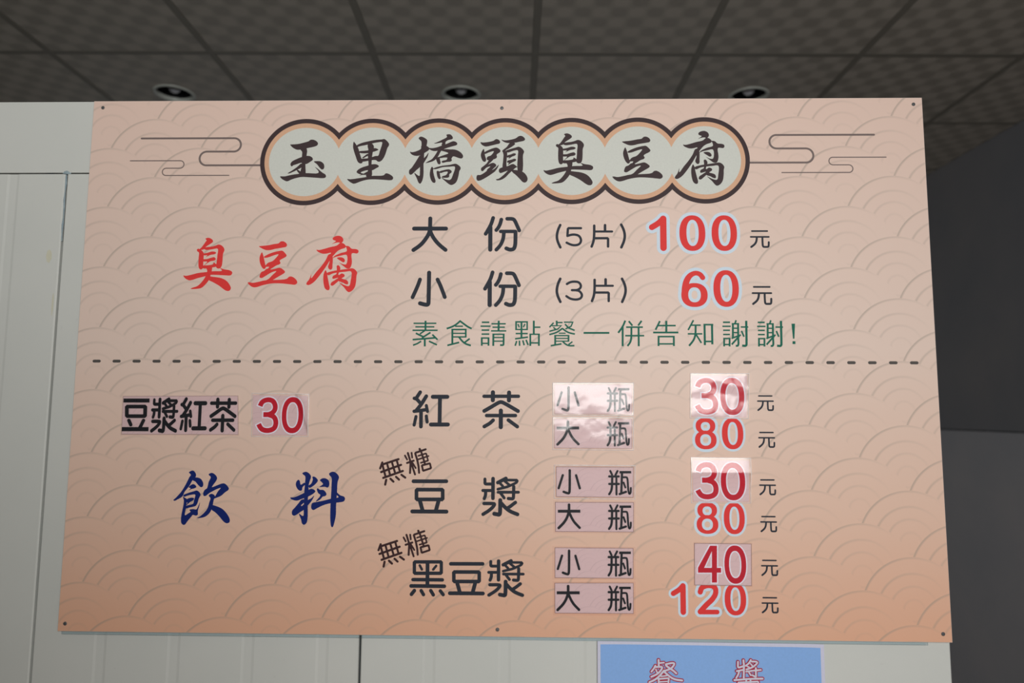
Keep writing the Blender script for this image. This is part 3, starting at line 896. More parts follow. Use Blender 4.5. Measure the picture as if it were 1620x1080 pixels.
  ('P', 0, ((-34.61, 42.38), (-31.42, 45.52), (-26.83, 44.98), (-19.11, 40.23), (-17.83, 37.07), (-19.36, 26.06), (-23.18, 12.46), (-23.47, 0.97), (-24.13, -7.38), (-24.07, -32.36), (-26.69, -43.25), (-30.15, -47.7), (-33.23, -45.31), (-36.94, -36.49), (-41.7, -26.09), (-31.96, -32.34), (-30.9, -24.03), (-31.5, -3.19), (-31.2, 7.26), (-29.4, 19.81), (-29.41, 36.06), (-32.31, 39.22))),
  ('P', 0, ((-31.72, 8.3), (-30.49, -3.19), (-31.28, -14.66), (-37.25, -20.37), (-41.72, -25.05), (-48.2, -30.02), (-51.27, -28.15), (-51.43, -20.86), (-47.46, -16.71), (-40.57, -6.3), (-35.66, 2.04))),
  ('P', 0, ((-23.5, 2.54), (-19.53, 7.23), (-15.08, 13.49), (-16.47, 6.17), (-20.39, -1.13), (-24.33, -7.38))),
  ('P', 0, ((-4.74, 32.1), (1.31, 34.6), (11.39, 39.61), (19.94, 44.83), (18.86, 49.04), (22.4, 50.29), (26.47, 49.85), (30.08, 46.37), (31.46, 42.17), (29.16, 40.08), (22.58, 38.52), (17.56, 34.87), (17.11, 30.67), (11.57, 28.07), (9.53, 29.12), (10.98, 33.31), (3.38, 32.5), (-1.69, 31.78))),
  ('P', 0, ((-15.24, 22.91), (-7.62, 22.68), (1.48, 24.43), (9.55, 27.55), (19.64, 31.19), (27.71, 34.84), (32.76, 36.39), (38.37, 34.28), (40.24, 31.13), (38.45, 28.52), (31.89, 26.44), (24.82, 24.37), (14.73, 20.73), (8.7, 17.61), (3.63, 17.41), (-4.48, 16.81), (-11.62, 19.23))),
  ('P', 0, ((3.61, 18.15), (9.7, 18.13), (7.73, 14.47), (2.82, 5.08), (-4.16, -2.21), (-12.21, -5.32), (-20.28, -6.86), (-16.29, -3.74), (-8.26, 0.93), (-1.33, 10.32))),
  ('P', 0, ((8.69, 18.13), (15.75, 20.52), (25.89, 20.18), (36.04, 19.63), (45.21, 15.42), (50.87, 9.14), (51.43, 4.96), (48.93, 2.04), (43.36, 2.89), (34.2, 6.05), (31.17, 5.53), (23.09, 3.99), (16, 4), (6.9, 2.98), (5.86, 5.07), (15.92, 9.23), (22.97, 12.34), (19.9, 14.44))),
  ('P', 0, ((-0.18, 2.48), (5.86, 5.07), (7.48, -1.19), (8.57, -6.41), (6.9, -9.53), (3.55, -8.48), (1.45, -4.31))),
  ('P', 0, ((22.07, 5.03), (31.17, 5.53), (29.21, 1.36), (30.26, -1.25), (28.27, -3.85), (20.19, -4.87), (12.12, -6.42), (10.56, -3.81), (13.06, -2.25), (20.12, -0.18))),
  ('P', 0, ((-8, -14.19), (-5.42, -16.8), (-5.32, -23.04), (-3.12, -33.43), (-0.43, -42.78), (-1.9, -45.88), (-5.44, -45.36), (-9.06, -40.69), (-11.75, -31.34), (-11.39, -23.03), (-9.97, -17.31))),
  ('P', 0, ((-5.41, -17.84), (0.12, -15.25), (12.21, -12.15), (25.34, -10.62), (37.44, -8.35), (41.51, -10.13), (46.63, -14.83), (47.18, -18.47), (44.72, -23.14), (43.79, -29.37), (40.92, -40.78), (36.97, -46.98), (29.96, -50.29), (25.9, -49.04), (18.76, -43.33), (10.56, -35.54), (18.69, -39.18), (27.79, -39.72), (32.68, -29.35), (36.01, -14.28), (25.39, -14.26), (12.26, -15.27), (2.19, -18.37), (-3.36, -19.09))),
  ('P', 0, ((1.75, -22.53), (6.32, -23.58), (7.39, -27.22), (8.5, -33.46), (9.56, -36.57), (7.08, -38.85), (4.52, -37.08), (1.88, -30.33))),
  ('P', 0, ((6.33, -24.1), (14.37, -21), (25.47, -19.46), (30.07, -23.11), (29.6, -25.71), (25.61, -29.34), (25.67, -33.49), (23.69, -35.56), (14.61, -36.06), (11.05, -35.02), (12.54, -32.94), (19.57, -30.36), (22.5, -24.13), (15.44, -24.64), (8.39, -26.7))),
 ],
 'B頭': [
  ('P', 0, ((-41.67, 33.73), (-36.9, 33.19), (-26.79, 34.21), (-16.68, 36.8), (-11.65, 39.93), (-6.57, 38.34), (-4.02, 34.67), (-5, 31.32), (-11.56, 29.46), (-21.66, 26.87), (-31.76, 25.12), (-35.82, 26.6), (-39.9, 29.54))),
  ('P', 0, ((-35.26, 20.63), (-33.89, 14.88), (-32.6, 6.53), (-30.51, -0.77), (-31.98, -4.73), (-35.52, -4.72), (-38.59, -0.75), (-40.9, 7.59), (-39.75, 13.85), (-37.26, 18.55))),
  ('P', 0, ((-34.18, 13.32), (-26.64, 18), (-16.56, 22.15), (-10.5, 22.97), (-5.42, 20.03), (-3.17, 16.37), (-4.37, 13.76), (-10.39, 9.08), (-9.85, 4.39), (-12.35, 1.27), (-21.41, -1.32), (-28.48, -1.61), (-29.52, 1.83), (-27.53, 5.27), (-21.49, 7.54), (-16, 15.67), (-24.58, 13.81), (-33.14, 10.5))),
  ('P', 0, ((-23.45, 0.25), (-16.38, 0.23), (-22.38, -6.52), (-26.38, -10.67), (-21.36, -8.08), (-16.32, -7.26), (-11.75, -10.19), (-11.22, -13.31), (-14.22, -16.42), (-21.23, -22.63), (-26.26, -23.66), (-29.3, -21.58), (-22.31, -14.32), (-29.35, -16.38), (-37.35, -23.64), (-39.89, -22.08), (-39.93, -17.4), (-36.43, -14.29), (-29.43, -8.06))),
  ('P', 0, ((-47.35, -31.4), (-41.31, -30.9), (-33.29, -26.24), (-25.29, -19.51), (-19.28, -14.33), (-14.24, -14.34), (-21.23, -22.12), (-14.21, -18.5), (-9.21, -13.31), (-6.4, -10.72), (-8.18, -16.43), (-13.16, -23.69), (-21.17, -29.9), (-32.18, -37.13), (-42.2, -42.09), (-46.74, -42.08), (-48.79, -38.14))),
  ('P', 0, ((-1.52, 38.85), (4.57, 37.26), (16.69, 38.79), (25.78, 41.38), (31.83, 45.56), (36.89, 46.06), (41.95, 42.9), (43.79, 39.23), (41.98, 36.62), (33.9, 34.55), (23.81, 32.49), (10.67, 32.01), (4.59, 33.59), (0.53, 36.22))),
  ('P', 0, ((14.71, 31.99), (23.81, 31.97), (24.63, 29.87), (20.81, 26.22), (12.76, 21.02), (6.72, 17.38), (6.75, 12.69), (2.71, 12.18), (0.16, 16.36), (1.66, 18.44), (8.7, 24.17))),
  ('P', 0, ((1.69, 14.79), (8.76, 14.77), (9.81, 8.51), (8.85, 0.17), (8.4, -8.15), (8.15, -16.47), (1.4, -16.45), (1.82, -3.97), (2.54, 8.53))),
  ('P', 0, ((6.73, 16.34), (16.8, 20.49), (25.88, 23.07), (31.42, 24.63), (36.99, 22), (41.86, 15.72), (41.57, 12.59), (40.07, 8.43), (40.16, -14.46), (38.19, -24.83), (31.15, -24.82), (29.09, -14.43), (30, 6.37), (29.94, 17.32), (20.86, 16.3), (10.79, 13.2))),
  ('P', 0, ((9.82, 6.94), (16.86, 9.53), (22.91, 11.81), (26.45, 10.03), (24.95, 7.43), (18.91, 4.84), (11.88, 0.17), (13.87, 3.29), (9.84, 3.3))),
  ('P', 0, ((9.88, -3.47), (17.93, -0.89), (23.97, 0.97), (27.01, -0.91), (25.51, -3.51), (19.98, -6.1), (10.94, -11.28), (12.93, -7.33), (9.9, -6.59))),
  ('P', 0, ((-5.13, -19.03), (0.89, -15.93), (9.95, -13.87), (21, -9.43), (27.07, -13.39), (29.09, -15.47), (26.08, -17.02), (21.07, -21.17), (17.06, -23.75), (11.01, -22.7), (4.98, -24.76), (-3.56, -27.34), (-6.11, -23.7))),
  ('P', 0, ((13.01, -20.63), (19.06, -22.2), (13.06, -28.93), (6.06, -36.17), (-1.95, -40.81), (-9.99, -41.52), (-11.52, -39.76), (-6, -38.22), (3.01, -30.98), (10.01, -23.74))),
  ('P', 0, ((18.05, -21.68), (28.12, -21.7), (39.2, -24.83), (45.25, -30.03), (48.79, -37.28), (48.31, -42.45), (44.3, -46.06), (39.78, -45.02), (34.23, -39.32), (26.15, -31.03), (20.09, -25.83))),
 ],
 'B臭': [
  ('P', 0, ((-7.96, 49.24), (-3.72, 51.12), (1.32, 50.26), (6.35, 46.58), (6.84, 43.44), (4.32, 40.83), (-2.75, 36.15), (-6.79, 33.03), (-10.82, 28.34), (-18.88, 28.37), (-14.85, 32.53), (-7.77, 42.96), (-5.75, 46.1))),
  ('P', 0, ((-23.72, 27.86), (-21.4, 29.94), (-17.88, 28.88), (-14.86, 27.31), (-10.33, 22.08), (-9.64, 14.78), (-9.87, 0.21), (-9.38, -4.98), (-10.89, -8.61), (-13.9, -10.16), (-16.92, -8.6), (-18.92, -2.88), (-19.4, 12.72), (-19.39, 22.63), (-22.41, 24.72))),
  ('P', 0, ((-10.82, 31.27), (-4.77, 33.02), (6.31, 34.35), (13.37, 36.42), (18.41, 38.18), (24.44, 36.07), (29.45, 30.31), (29.93, 26.14), (27.9, 20.93), (27.33, 6.36), (26.28, -2.99), (23.25, -7.65), (18.73, -8.16), (15.23, -5.04), (15.76, 2.23), (16.82, 16.79), (16.87, 29.83), (6.3, 28.81), (-4.78, 27.49), (-8.81, 28.86))),
  ('P', 0, ((-10.84, 20), (-2.78, 22.06), (6.28, 24.64), (12.82, 23.58), (14.12, 21.49), (11.3, 19.41), (3.25, 17.87), (-5.82, 13.73), (-2.79, 17.06), (-9.84, 17.39))),
  ('P', 0, ((-10.86, 9.06), (-2.81, 10.08), (5.24, 12.66), (11.28, 13.48), (14.08, 10.03), (11.76, 7.23), (3.21, 5.38), (-8.87, -2.91), (-2.32, 4.87), (-9.86, 5.41))),
  ('P', 0, ((-9.87, -2.9), (0.18, -1.89), (9.22, 0.17), (10.24, 3.28), (15.25, 0.15), (17.25, -2.97), (14.23, -5.04), (6.19, -6.58), (-2.85, -8.11), (-9.88, -7.58))),
  ('P', 0, ((-4.86, -6.03), (7.2, -5.02), (7.17, -14.36), (5.14, -22.65), (4.12, -27.82), (-2.92, -38.15), (-10.95, -45.36), (-20.97, -47.41), (-31.99, -47.19), (-28.99, -45.33), (-18.96, -41.73), (-10.93, -34), (-4.9, -24.7), (-1.36, -14.34), (-2.35, -9.67))),
  ('P', 0, ((-47.26, -21.5), (-43.04, -22.34), (-33, -20.49), (-18.93, -16.9), (-1.86, -14.86), (11.19, -13.33), (27.24, -12.33), (23.25, -7.34), (31.26, -9.75), (41.28, -11.33), (46.78, -14.45), (47.26, -17.56), (44.73, -21.18), (31.21, -21.15), (5.14, -20.57), (-4.89, -23.14), (-18.95, -26.74), (-28.98, -30.03), (-35, -31.06), (-41.03, -28.77), (-45.55, -25.13))),
  ('P', 0, ((1.12, -23.67), (11.15, -24.21), (27.17, -26.83), (37.16, -32.02), (44.61, -41.33), (46.08, -46.49), (43.56, -50.61), (38.56, -51.12), (33.07, -48.53), (23.1, -41.29), (11.11, -34.56), (2.11, -29.89))),
 ],
 'B豆': [
  ('P', 0, ((-28.64, 34.1), (-24.31, 34.92), (-12.25, 36.13), (0.82, 38.7), (8.87, 40.03), (12.93, 43.57), (17.95, 43.86), (23.42, 40.72), (25.37, 36.54), (23.82, 33.42), (17.78, 31.87), (2.71, 29.31), (-7.34, 26.95), (-14.36, 26.97), (-22.36, 29.91))),
  ('P', 0, ((-22.43, 22.82), (-20.47, 18.97), (-18.05, 11.16), (-15.18, -0.26), (-13.72, -4.42), (-14.76, -8.04), (-17.78, -9.07), (-21.24, -5.95), (-25.16, 1.84), (-26.77, 11.19), (-25.5, 17.42))),
  ('P', 0, ((-18.52, 13.76), (-12.46, 17.91), (-1.38, 22.56), (10.68, 25.44), (16.7, 25.84), (21.65, 21.97), (25.38, 16.76), (24.04, 14.17), (12.43, 6.93), (14.18, 2.78), (12.84, 0.19), (6.31, -2.39), (-3.77, -8.58), (-9.78, -9.61), (-7.73, -4.95), (-14.73, -4.93), (-13.69, -1.3), (-9.64, 2.83), (-1.59, 5.93), (4.49, 11.62), (9.59, 18.89), (0.55, 16.83), (-9.51, 13.22), (-16.54, 12.2))),
  ('P', 0, ((-11.77, -8.56), (-3.77, -8.58), (-4.79, -10.13), (4.23, -8.6), (13.25, -6.76), (19.2, -9.67), (23.63, -14.34), (22.1, -16.92), (12.03, -23.1), (1.96, -29.28), (-4.06, -32.36), (-16.04, -32.34), (-8.01, -28.22), (-0.93, -21.01), (6.67, -13.27), (-1.85, -15.32), (-13.93, -22.53), (-20.97, -26.34), (-24.95, -25.09), (-24.39, -19.41), (-21.84, -14.76), (-16.82, -12.7))),
  ('P', 0, ((-47.53, -34.86), (-44.03, -34.35), (-38.05, -35.39), (-26.04, -33.35), (-15.03, -30.79), (-6.03, -30.29), (5.95, -29.8), (26.93, -27.78), (31.98, -23.66), (36.47, -23.36), (42.9, -26.78), (47.3, -31.94), (47.53, -36.07), (43.7, -38.84), (36.74, -38.42), (23.8, -37.06), (11.85, -36.31), (-0.12, -36.5), (-16.12, -39.35), (-31.14, -43.86), (-37.13, -43.65), (-44.08, -39.51))),
 ],
 'B腐': [
  ('P', 0, ((-1.45, 48.66), (2.13, 52.3), (10.17, 53.84), (16.11, 51.21), (18.79, 45.99), (17.4, 41.83), (13.84, 39.23), (10.88, 40.8), (4.87, 40.3), (-2.17, 38.24), (4.94, 43.43), (-0.5, 46.05))),
  ('P', 0, ((-30.89, 26.88), (-26.4, 26.35), (-17.37, 28.4), (-5.3, 32.01), (6.76, 35.09), (12.85, 39.76), (18.84, 39.22), (23.71, 34), (22.64, 30.88), (14.58, 27.79), (8.51, 24.17), (0.32, 14.85), (-1.72, 12.78), (-5.62, 16.94), (-3.53, 21.09), (-11.55, 19.55), (-18.55, 19.26), (-25.49, 21.67), (-29.44, 24.28))),
  ('P', 0, ((23.71, 34), (29.69, 33.46), (34.57, 29.08), (42.53, 28.22), (46.96, 26.13), (47.57, 22.5), (45.31, 19.91), (35.35, 19.94), (35.97, 4.39), (35.32, -1.82), (32.68, -8.02), (27.68, -9.04), (19.84, -3.85), (12.02, 2.9), (17.93, -0.22), (25.39, -0.76), (25.8, 16.85), (14.3, 15.33), (4.27, 12.76), (0.23, 10.7), (2.31, 14.32), (14.42, 20.52), (25.47, 24.12), (25.57, 28.27))),
  ('P', 0, ((-7.59, 17.98), (-1.14, 16.41), (-4.82, 7.6), (-11.04, -3.78), (-18.25, -15.13), (-26.44, -26.47), (-34.58, -35.73), (-43.62, -40.66), (-47.57, -38.8), (-46.51, -35.2), (-42.43, -29.53), (-38.76, -19.74), (-38.9, -27.48), (-30.22, -16.14), (-21.03, -4.79), (-12.8, 7.62))),
  ('P', 0, ((-6.58, 18.5), (-1.62, 17.45), (0.23, 10.7), (-0.03, -1.73), (-0.39, -8.97), (-3.23, -11.55), (-7.16, -8.96), (-8.27, -4.82), (-5.93, 2.42), (-5.73, 11.75))),
  ('P', 0, ((7.72, 11.2), (12.24, 12.53), (19.2, 11.48), (22.59, 7.53), (22.52, 4.42), (19.99, 2.88), (15.07, 5.48))),
  ('P', 0, ((-12.71, -12.05), (-9.82, -17.22), (-8.48, -24.44), (-5.76, -36.82), (-3.77, -46.08), (-5.04, -49.67), (-8.03, -50.18), (-12.43, -47.09), (-15.25, -38.86), (-16.49, -26.49), (-15.84, -19.27))),
  ('P', 0, ((-9.84, -17.73), (-0.3, -14.14), (13.69, -11.59), (28.66, -9.56), (37.64, -8.54), (43.52, -12.17), (46.37, -17.34), (45.25, -22.49), (44.79, -32.79), (42.72, -44.1), (37.59, -51.28), (31.58, -53.84), (27.67, -51.27), (22.86, -45.1), (13.15, -35.31), (21.98, -39.95), (31.86, -42.03), (34.59, -31.74), (35, -14.73), (23.56, -15.23), (13.58, -16.24), (1.6, -18.27), (-7.43, -21.87))),
  ('P', 0, ((7.89, -3.82), (10.91, -2.59), (14.3, -6.42), (14.72, -10.04), (11.5, -20.36), (12.47, -21.39), (17.52, -18.31), (22.93, -20.9), (22.85, -23.99), (19.31, -26.56), (13.23, -31.7), (7.15, -37.35), (1.09, -41.77), (-2.36, -40.42), (-1.27, -35.79), (4.29, -31.69), (11.36, -26.55), (1.38, -28.59), (0.45, -25.49), (2.5, -22.4), (7.55, -19.32), (8.25, -10.03))),
  ('P', 0, ((15.3, -28.1), (21.24, -29.14), (28.14, -31.73), (30.22, -35.85), (29.45, -38.94), (25.98, -38.93), (19.11, -35.32), (12.22, -32.73))),
 ],
 'B飲': [
  ('P', 0, ((-27.02, 45.62), (-23.56, 48.31), (-19.23, 49.09), (-15.23, 45.7), (-13.37, 41.46), (-14.24, 37.2), (-19.9, 30.77), (-24.84, 21.17), (-32.99, 10.5), (-36.88, 2), (-45.29, -3.36), (-50.59, -6.05), (-53.37, -5.01), (-48.73, -0.21), (-39.52, 10.45), (-31.55, 24.31), (-25.69, 37.11), (-23.19, 41.39))),
  ('P', 0, ((-19.06, 35.56), (-12.58, 36.68), (-4.84, 34.61), (-0.18, 28.8), (0.99, 22.97), (-0.79, 19.45), (-4.05, 19.22), (-8.59, 22.89), (-14.37, 29.22), (-18.84, 31.31))),
  ('P', 0, ((-22.2, 22.79), (-17.39, 24.42), (-13.46, 22.32), (-11.66, 19.16), (-14.82, 17.01), (-21.27, 15.37), (-26.02, 12.68), (-22.44, 16.95), (-25.79, 18.51))),
  ('P', 0, ((-35.36, 4.13), (-26.34, 8.44), (-15.63, 11.7), (-10.8, 13.01), (-5.76, 10.19), (-3.12, 5.45), (-4.26, 2.27), (-6.21, -1.98), (-8, -9.39), (-10.99, -14.69), (-15.25, -16.31), (-22.76, -17.96), (-29.19, -19.59), (-28.36, -14.84), (-20.87, -12.67), (-16.09, -10.51), (-14.8, -4.17), (-13.12, 5.37), (-21.79, 4.77), (-28.24, 3.13), (-33.59, 1.5))),
  ('P', 0, ((-35.79, 2.01), (-32.42, -0.08), (-28.47, -2.69), (-28.1, -9.56), (-29, -19.07), (-30.17, -31.72), (-24.37, -28.51), (-20.2, -25.32), (-22.54, -22.17), (-16.11, -20.54), (-9.57, -21.01), (-7.08, -16.77), (-3.71, -8.3), (-4.47, -14.64), (-6.69, -24.15), (-6.37, -30.46), (-10.06, -32.39), (-15.55, -31.07), (-18.61, -34.78), (-24.72, -42.19), (-29.26, -48.53), (-32.48, -49.09), (-35.88, -46.49), (-37.36, -39.15), (-36.36, -27.56), (-34.33, -14.89), (-33.76, -5.38))),
  ('P', 0, ((-30.01, -4.29), (-24.75, -1.08), (-18.28, 0.04), (-14.96, -0.99), (-15.88, -4.17), (-22.18, -8.45), (-28.42, -13.79), (-27.04, -9.02), (-29.24, -8.51))),
  ('P', 0, ((9.82, 42.16), (14.25, 45.07), (18.65, 44.36), (24.33, 39.61), (26.17, 35.38), (24.75, 31.11), (19.67, 23.64), (17.17, 19.38), (25.19, 22.1), (35.87, 26.11), (40.22, 26.14), (45.87, 21.73), (48.81, 16.98), (47.85, 14.33), (42.08, 10.05), (34.79, 3.64), (27.34, 0.41), (21.99, -1.22), (24.96, 4.62), (28.94, 12.06), (33.55, 17.92), (27.65, 16.29), (19.17, 11.98), (11.77, 7.69), (6.55, 3.41), (2.75, 3.38), (1.45, 7.6), (3.84, 13.98), (8.03, 17.19), (10.7, 28.88), (14.09, 37.41))),
  ('P', 0, ((11.96, 3.98), (16.14, 7.19), (21.65, 5.65), (24.03, 1.44), (22.07, -2.8), (20.43, -13.37), (18.62, -20.77), (13.63, -29.23), (7.37, -34.02), (-0.11, -36.19), (-8.22, -36.58), (-2.41, -33.58), (4.85, -27.21), (10.93, -18.73), (13.65, -8.15), (15.45, -0.75))),
  ('P', 0, ((18.26, -13.39), (27.01, -14.9), (38.08, -19.55), (46.01, -26.85), (51.82, -35.21), (53.37, -40.45), (52.24, -44.13), (47.98, -45.53), (42.46, -43.17), (33.33, -33.27), (25.39, -25.98), (18.65, -21.29))),
 ],
 'B料': [
  ('P', 0, ((-29.81, 46.66), (-24.71, 49.35), (-19.79, 48.33), (-14.19, 43.06), (-13.52, 39.36), (-15.46, 32.98), (-17.32, 24.5), (-16.95, 13.94), (-17.97, -2.94), (-17.63, -12.41), (-17.31, -36.54), (-19.73, -43.89), (-23.96, -46.02), (-27.28, -43.44), (-29.15, -36.65), (-33.3, -26.2), (-25.61, -30.33), (-24.99, -17.73), (-24.98, -3), (-25.05, 13.87), (-24.22, 29.74), (-24.42, 41.39), (-27.76, 44.02))),
  ('P', 0, ((-36.1, 34.94), (-33.84, 32.31), (-31.98, 25.97), (-25.08, 29.73), (-23.88, 26.57), (-28.56, 21.24), (-29.45, 15.95), (-32.65, 14.87), (-37.64, 18), (-41.18, 25.9), (-39.79, 32.27))),
  ('P', 0, ((-10.85, 40.44), (-7.07, 40.68), (-2.62, 37.32), (-0.55, 33.63), (-3.41, 28.84), (-10.76, 22.44), (-16.09, 20.28), (-17.32, 24.5), (-13.11, 27.71), (-10.12, 35.14))),
  ('P', 0, ((-50.57, 2.59), (-43.57, 3.17), (-33.98, 6.94), (-24.43, 11.77), (-12.79, 18.72), (-6.24, 16.66), (-4.52, 14.04), (-7.11, 10.85), (-17.69, 4.44), (-29.41, 0.12), (-37.94, -2.9), (-44.46, -1.9), (-48.85, -0.04))),
  ('P', 0, ((-29.37, -0.93), (-23.98, -0.88), (-24.86, -6.16), (-30.07, -11.46), (-28.95, -12.5), (-24.75, -9.31), (-23.37, -17.71), (-30.72, -23.03), (-38.07, -28.34), (-42.86, -29.95), (-46.19, -27.36), (-46.11, -21.06), (-41.78, -15.77), (-35.58, -8.35))),
  ('P', 0, ((-18, -1.89), (-12.18, 1.32), (-6.43, 6.64), (-8.91, 0.29), (-13, -6.06), (-18.2, -11.36))),
  ('P', 0, ((3.11, 34.18), (7.11, 37.6), (12.5, 37.96), (18.55, 34.83), (20.9, 29.03), (20.01, 23.21), (17.38, 21.08), (13.02, 22.41), (2.75, 22.33), (9.07, 27.35), (6.24, 31.03))),
  ('P', 0, ((-1.97, 18.28), (-0.4, 19.88), (3.47, 17.27), (9.96, 16.79), (14.4, 13.13), (16.18, 8.4), (13.57, 5.75), (9.29, 4.66), (4.61, -0.65), (-3.36, -4.08), (4.88, 7.26), (0.42, 11.44))),
  ('P', 0, ((-11.48, -12.36), (-9.73, -7.08), (-1.17, -4.91), (9.53, -2.71), (24.5, 1.09), (35.23, 2.76), (38.41, 4.37), (34.51, 8.55), (34.38, 12.77), (41.55, 7.55), (48.63, 4.98), (50.57, 1.31), (48.87, -2.91), (45.15, -4.52), (35.5, -5.86), (22.62, -7.34), (9.82, -11.13), (-0.78, -16.47), (-7.14, -19.46), (-10.44, -17.6))),
  ('P', 0, ((19.58, 46.5), (25.1, 49.72), (30.53, 49.02), (36.08, 44.5), (38.18, 39.75), (35.96, 31.26), (35.47, 12.25), (34.51, -8.82), (34.57, -27.71), (32.31, -41.33), (29.36, -49.72), (26.98, -49.22), (24.7, -38.26), (24.02, -17.31), (24.42, 3.73), (24.82, 24.83), (24.13, 39.64), (21, 42.8))),
 ],
 'Tcan': [
  ('r', 3.41, ((-12.31, 28.49), (-11.94, 17.46))),
  ('r', 2.86, ((-9.92, 23.22), (-2.75, 24.05))),
  ('r', 3.08, ((-18.14, 18.55), (-21.08, 13.1), (-25.28, 8.17))),
  ('c', 3.3, ((-17.18, 16.33), (-6.72, 17), (-5.65, 15.42), (-9.04, 9.55), (-15.73, 3.64), (-25.57, -0.61))),
  ('r', 2.64, ((-17.25, 12.09), (-15.12, 7.35))),
  ('c', 3.3, ((0.5, 21.23), (9.89, 23.58), (15.94, 23.66), (14.76, 19.4), (9.16, 13.5), (-1.33, 10.18))),
  ('c', 3.41, ((1.01, 18.96), (8.07, 14.02), (14.05, 10.39), (18.81, 6.11))),
  ('c', 3.41, ((-2.7, 10.43), (-10.27, 1.6), (-18.61, -5.38), (-29.12, -10.01))),
  ('c', 3.41, ((-2.19, 8.32), (5.12, 1.81), (14.89, -4.4), (29.12, -5.9))),
  ('r', 2.42, ((-8.09, 0.47), (1.82, 1.76))),
  ('r', 3.3, ((-12.56, -4.77), (-12.36, -26.92))),
  ('r', 2.97, ((-12.55, -3.98), (5.59, -2.41), (4.29, -14.57))),
  ('r', 2.42, ((-10.43, -8.97), (3.3, -7.99))),
  ('r', 2.63, ((-11.63, -15.05), (4.29, -14.31))),
  ('r', 3.29, ((-15.12, -28.01), (-1.34, -23.08))),
  ('c', 3.29, ((-5.04, -14.7), (1.42, -21.99), (9.02, -26.09), (21.02, -28.56))),
  ('r', 2.74, ((11.93, -16.57), (3.62, -21.43))),
 ],
 'Tjiang': [
  ('r', 3.18, ((-17.76, 27.25), (-18.16, 18.78), (-16.94, 17.21), (-9.21, 19.69))),
  ('r', 3.4, ((-8.1, 30.03), (-7.35, 21.57), (-8.27, 0.43))),
  ('r', 2.96, ((-20.38, 11.35), (-9.38, 13.61))),
  ('c', 3.06, ((-16.29, 10.88), (-17.52, 6.11), (-21.52, -0.28))),
  ('c', 3.07, ((4.96, 30.73), (1.9, 25.39), (-3.98, 20.66))),
  ('c', 3.07, ((6.63, 28.1), (13.75, 28.19), (16.99, 26.65), (13.59, 22.9), (7.43, 18.06), (-3.06, 14.49))),
  ('r', 2.41, ((4.33, 24.37), (7.51, 20.7))),
  ('r', 2.41, ((-1.28, 19.53), (1.7, 18.41))),
  ('r', 2.95, ((-3.71, 10.78), (10.01, 12.81), (22.35, 14.14))),
  ('r', 3.17, ((13.42, 17.08), (13.24, 1.77), (7.05, 4.85))),
  ('r', 2.84, ((1.43, 9), (4.3, 4.55))),
  ('r', 3.28, ((-24.9, -4.01), (1.94, -1.54), (24.9, -0.7))),
  ('r', 2.95, ((-3.84, -3.2), (-4.9, -11.64))),
  ('r', 2.95, ((3.55, -2.57), (3.29, -11.53))),
  ('r', 3.06, ((-17.91, -8.13), (17.1, -5.81), (16.36, -30.25))),
  ('r', 3.06, ((-17.91, -8.13), (-17.98, -30.73))),
  ('r', 2.84, ((-17.95, -29.68), (16.4, -29.2))),
  ('r', 2.62, ((-17.12, -19.17), (16.17, -18.71))),
 ],
}
TITLE = [
 ('B玉', 417.51, 879.04, 1.000, 1.000),
 ('B里', 547.14, 877.11, 1.000, 1.000),
 ('B橋', 673.5, 880.25, 1.000, 1.000),
 ('B頭', 799.97, 880.65, 1.000, 1.000),
 ('B臭', 926.43, 880.35, 1.000, 1.000),
 ('B豆', 1057.61, 880.52, 1.000, 1.000),
 ('B腐', 1175.78, 881.66, 1.000, 1.000),
]
RED_NAME = [
 ('B臭', 242.2, 675.86, 0.988, 1.004),
 ('B豆', 366.46, 675.99, 0.992, 1.011),
 ('B腐', 479.96, 676.91, 1.024, 1.008),
]
BLUE_NAME = [
 ('B飲', 252.78, 239.71, 1.000, 1.000),
 ('B料', 466.39, 238.75, 1.000, 1.000),
]
BLACK_TEXT = [
 ('da', 663.81, 734.12, 1.000, 1.000),
 ('fen', 801.6, 734.86, 1.000, 1.000),
 ('lp', 907.6, 730.36, 1.000, 1.000),
 ('n5', 936.76, 729.23, 1.000, 1.000),
 ('pian', 989.12, 731.04, 1.000, 1.000),
 ('rp', 1029.3, 730.76, 1.000, 1.000),
 ('xiao', 663.77, 629.37, 1.000, 1.000),
 ('fen', 801.48, 629.6, 1.003, 1.014),
 ('lp', 907.42, 626.86, 1.019, 1.016),
 ('n3', 937.12, 626.5, 1.000, 1.000),
 ('pian', 989.35, 627.3, 1.009, 0.995),
 ('rp', 1029.74, 627.08, 0.997, 1.000),
 ('hong', 672.2, 403.51, 1.000, 1.000),
 ('cha', 801.52, 403.69, 1.000, 1.000),
 ('dou', 672.01, 245.56, 1.000, 1.000),
 ('jiang', 801.6, 246.23, 1.000, 1.000),
 ('hei', 671.38, 100.41, 1.000, 1.000),
 ('dou', 741.33, 100.58, 0.954, 0.951),
 ('jiang', 812.28, 101.96, 0.959, 0.934),
 ('yuan', 1284.86, 724.78, 1.000, 1.000),
 ('yuan', 1285.67, 617.75, 1.028, 1.053),
 ('yuan', 1285.9, 418.31, 0.831, 0.851),
 ('yuan', 1286, 351.77, 0.832, 0.862),
 ('yuan', 1284.99, 266.75, 0.824, 0.850),
 ('yuan', 1284.81, 201.57, 0.816, 0.855),
 ('yuan', 1284.07, 124.84, 0.823, 0.844),
 ('yuan', 1282.81, 60.25, 0.819, 0.835),
]
BROWN_TEXT = [
 ('wu', 603.35, 289.22, 1.000, 1.000),
 ('wu', 603.98, 142.86, 1.000, 0.983),
 ('tang', 649.6, 308.12, 1.010, 1.021),
 ('tang', 649.93, 161.47, 1.000, 1.000),
]
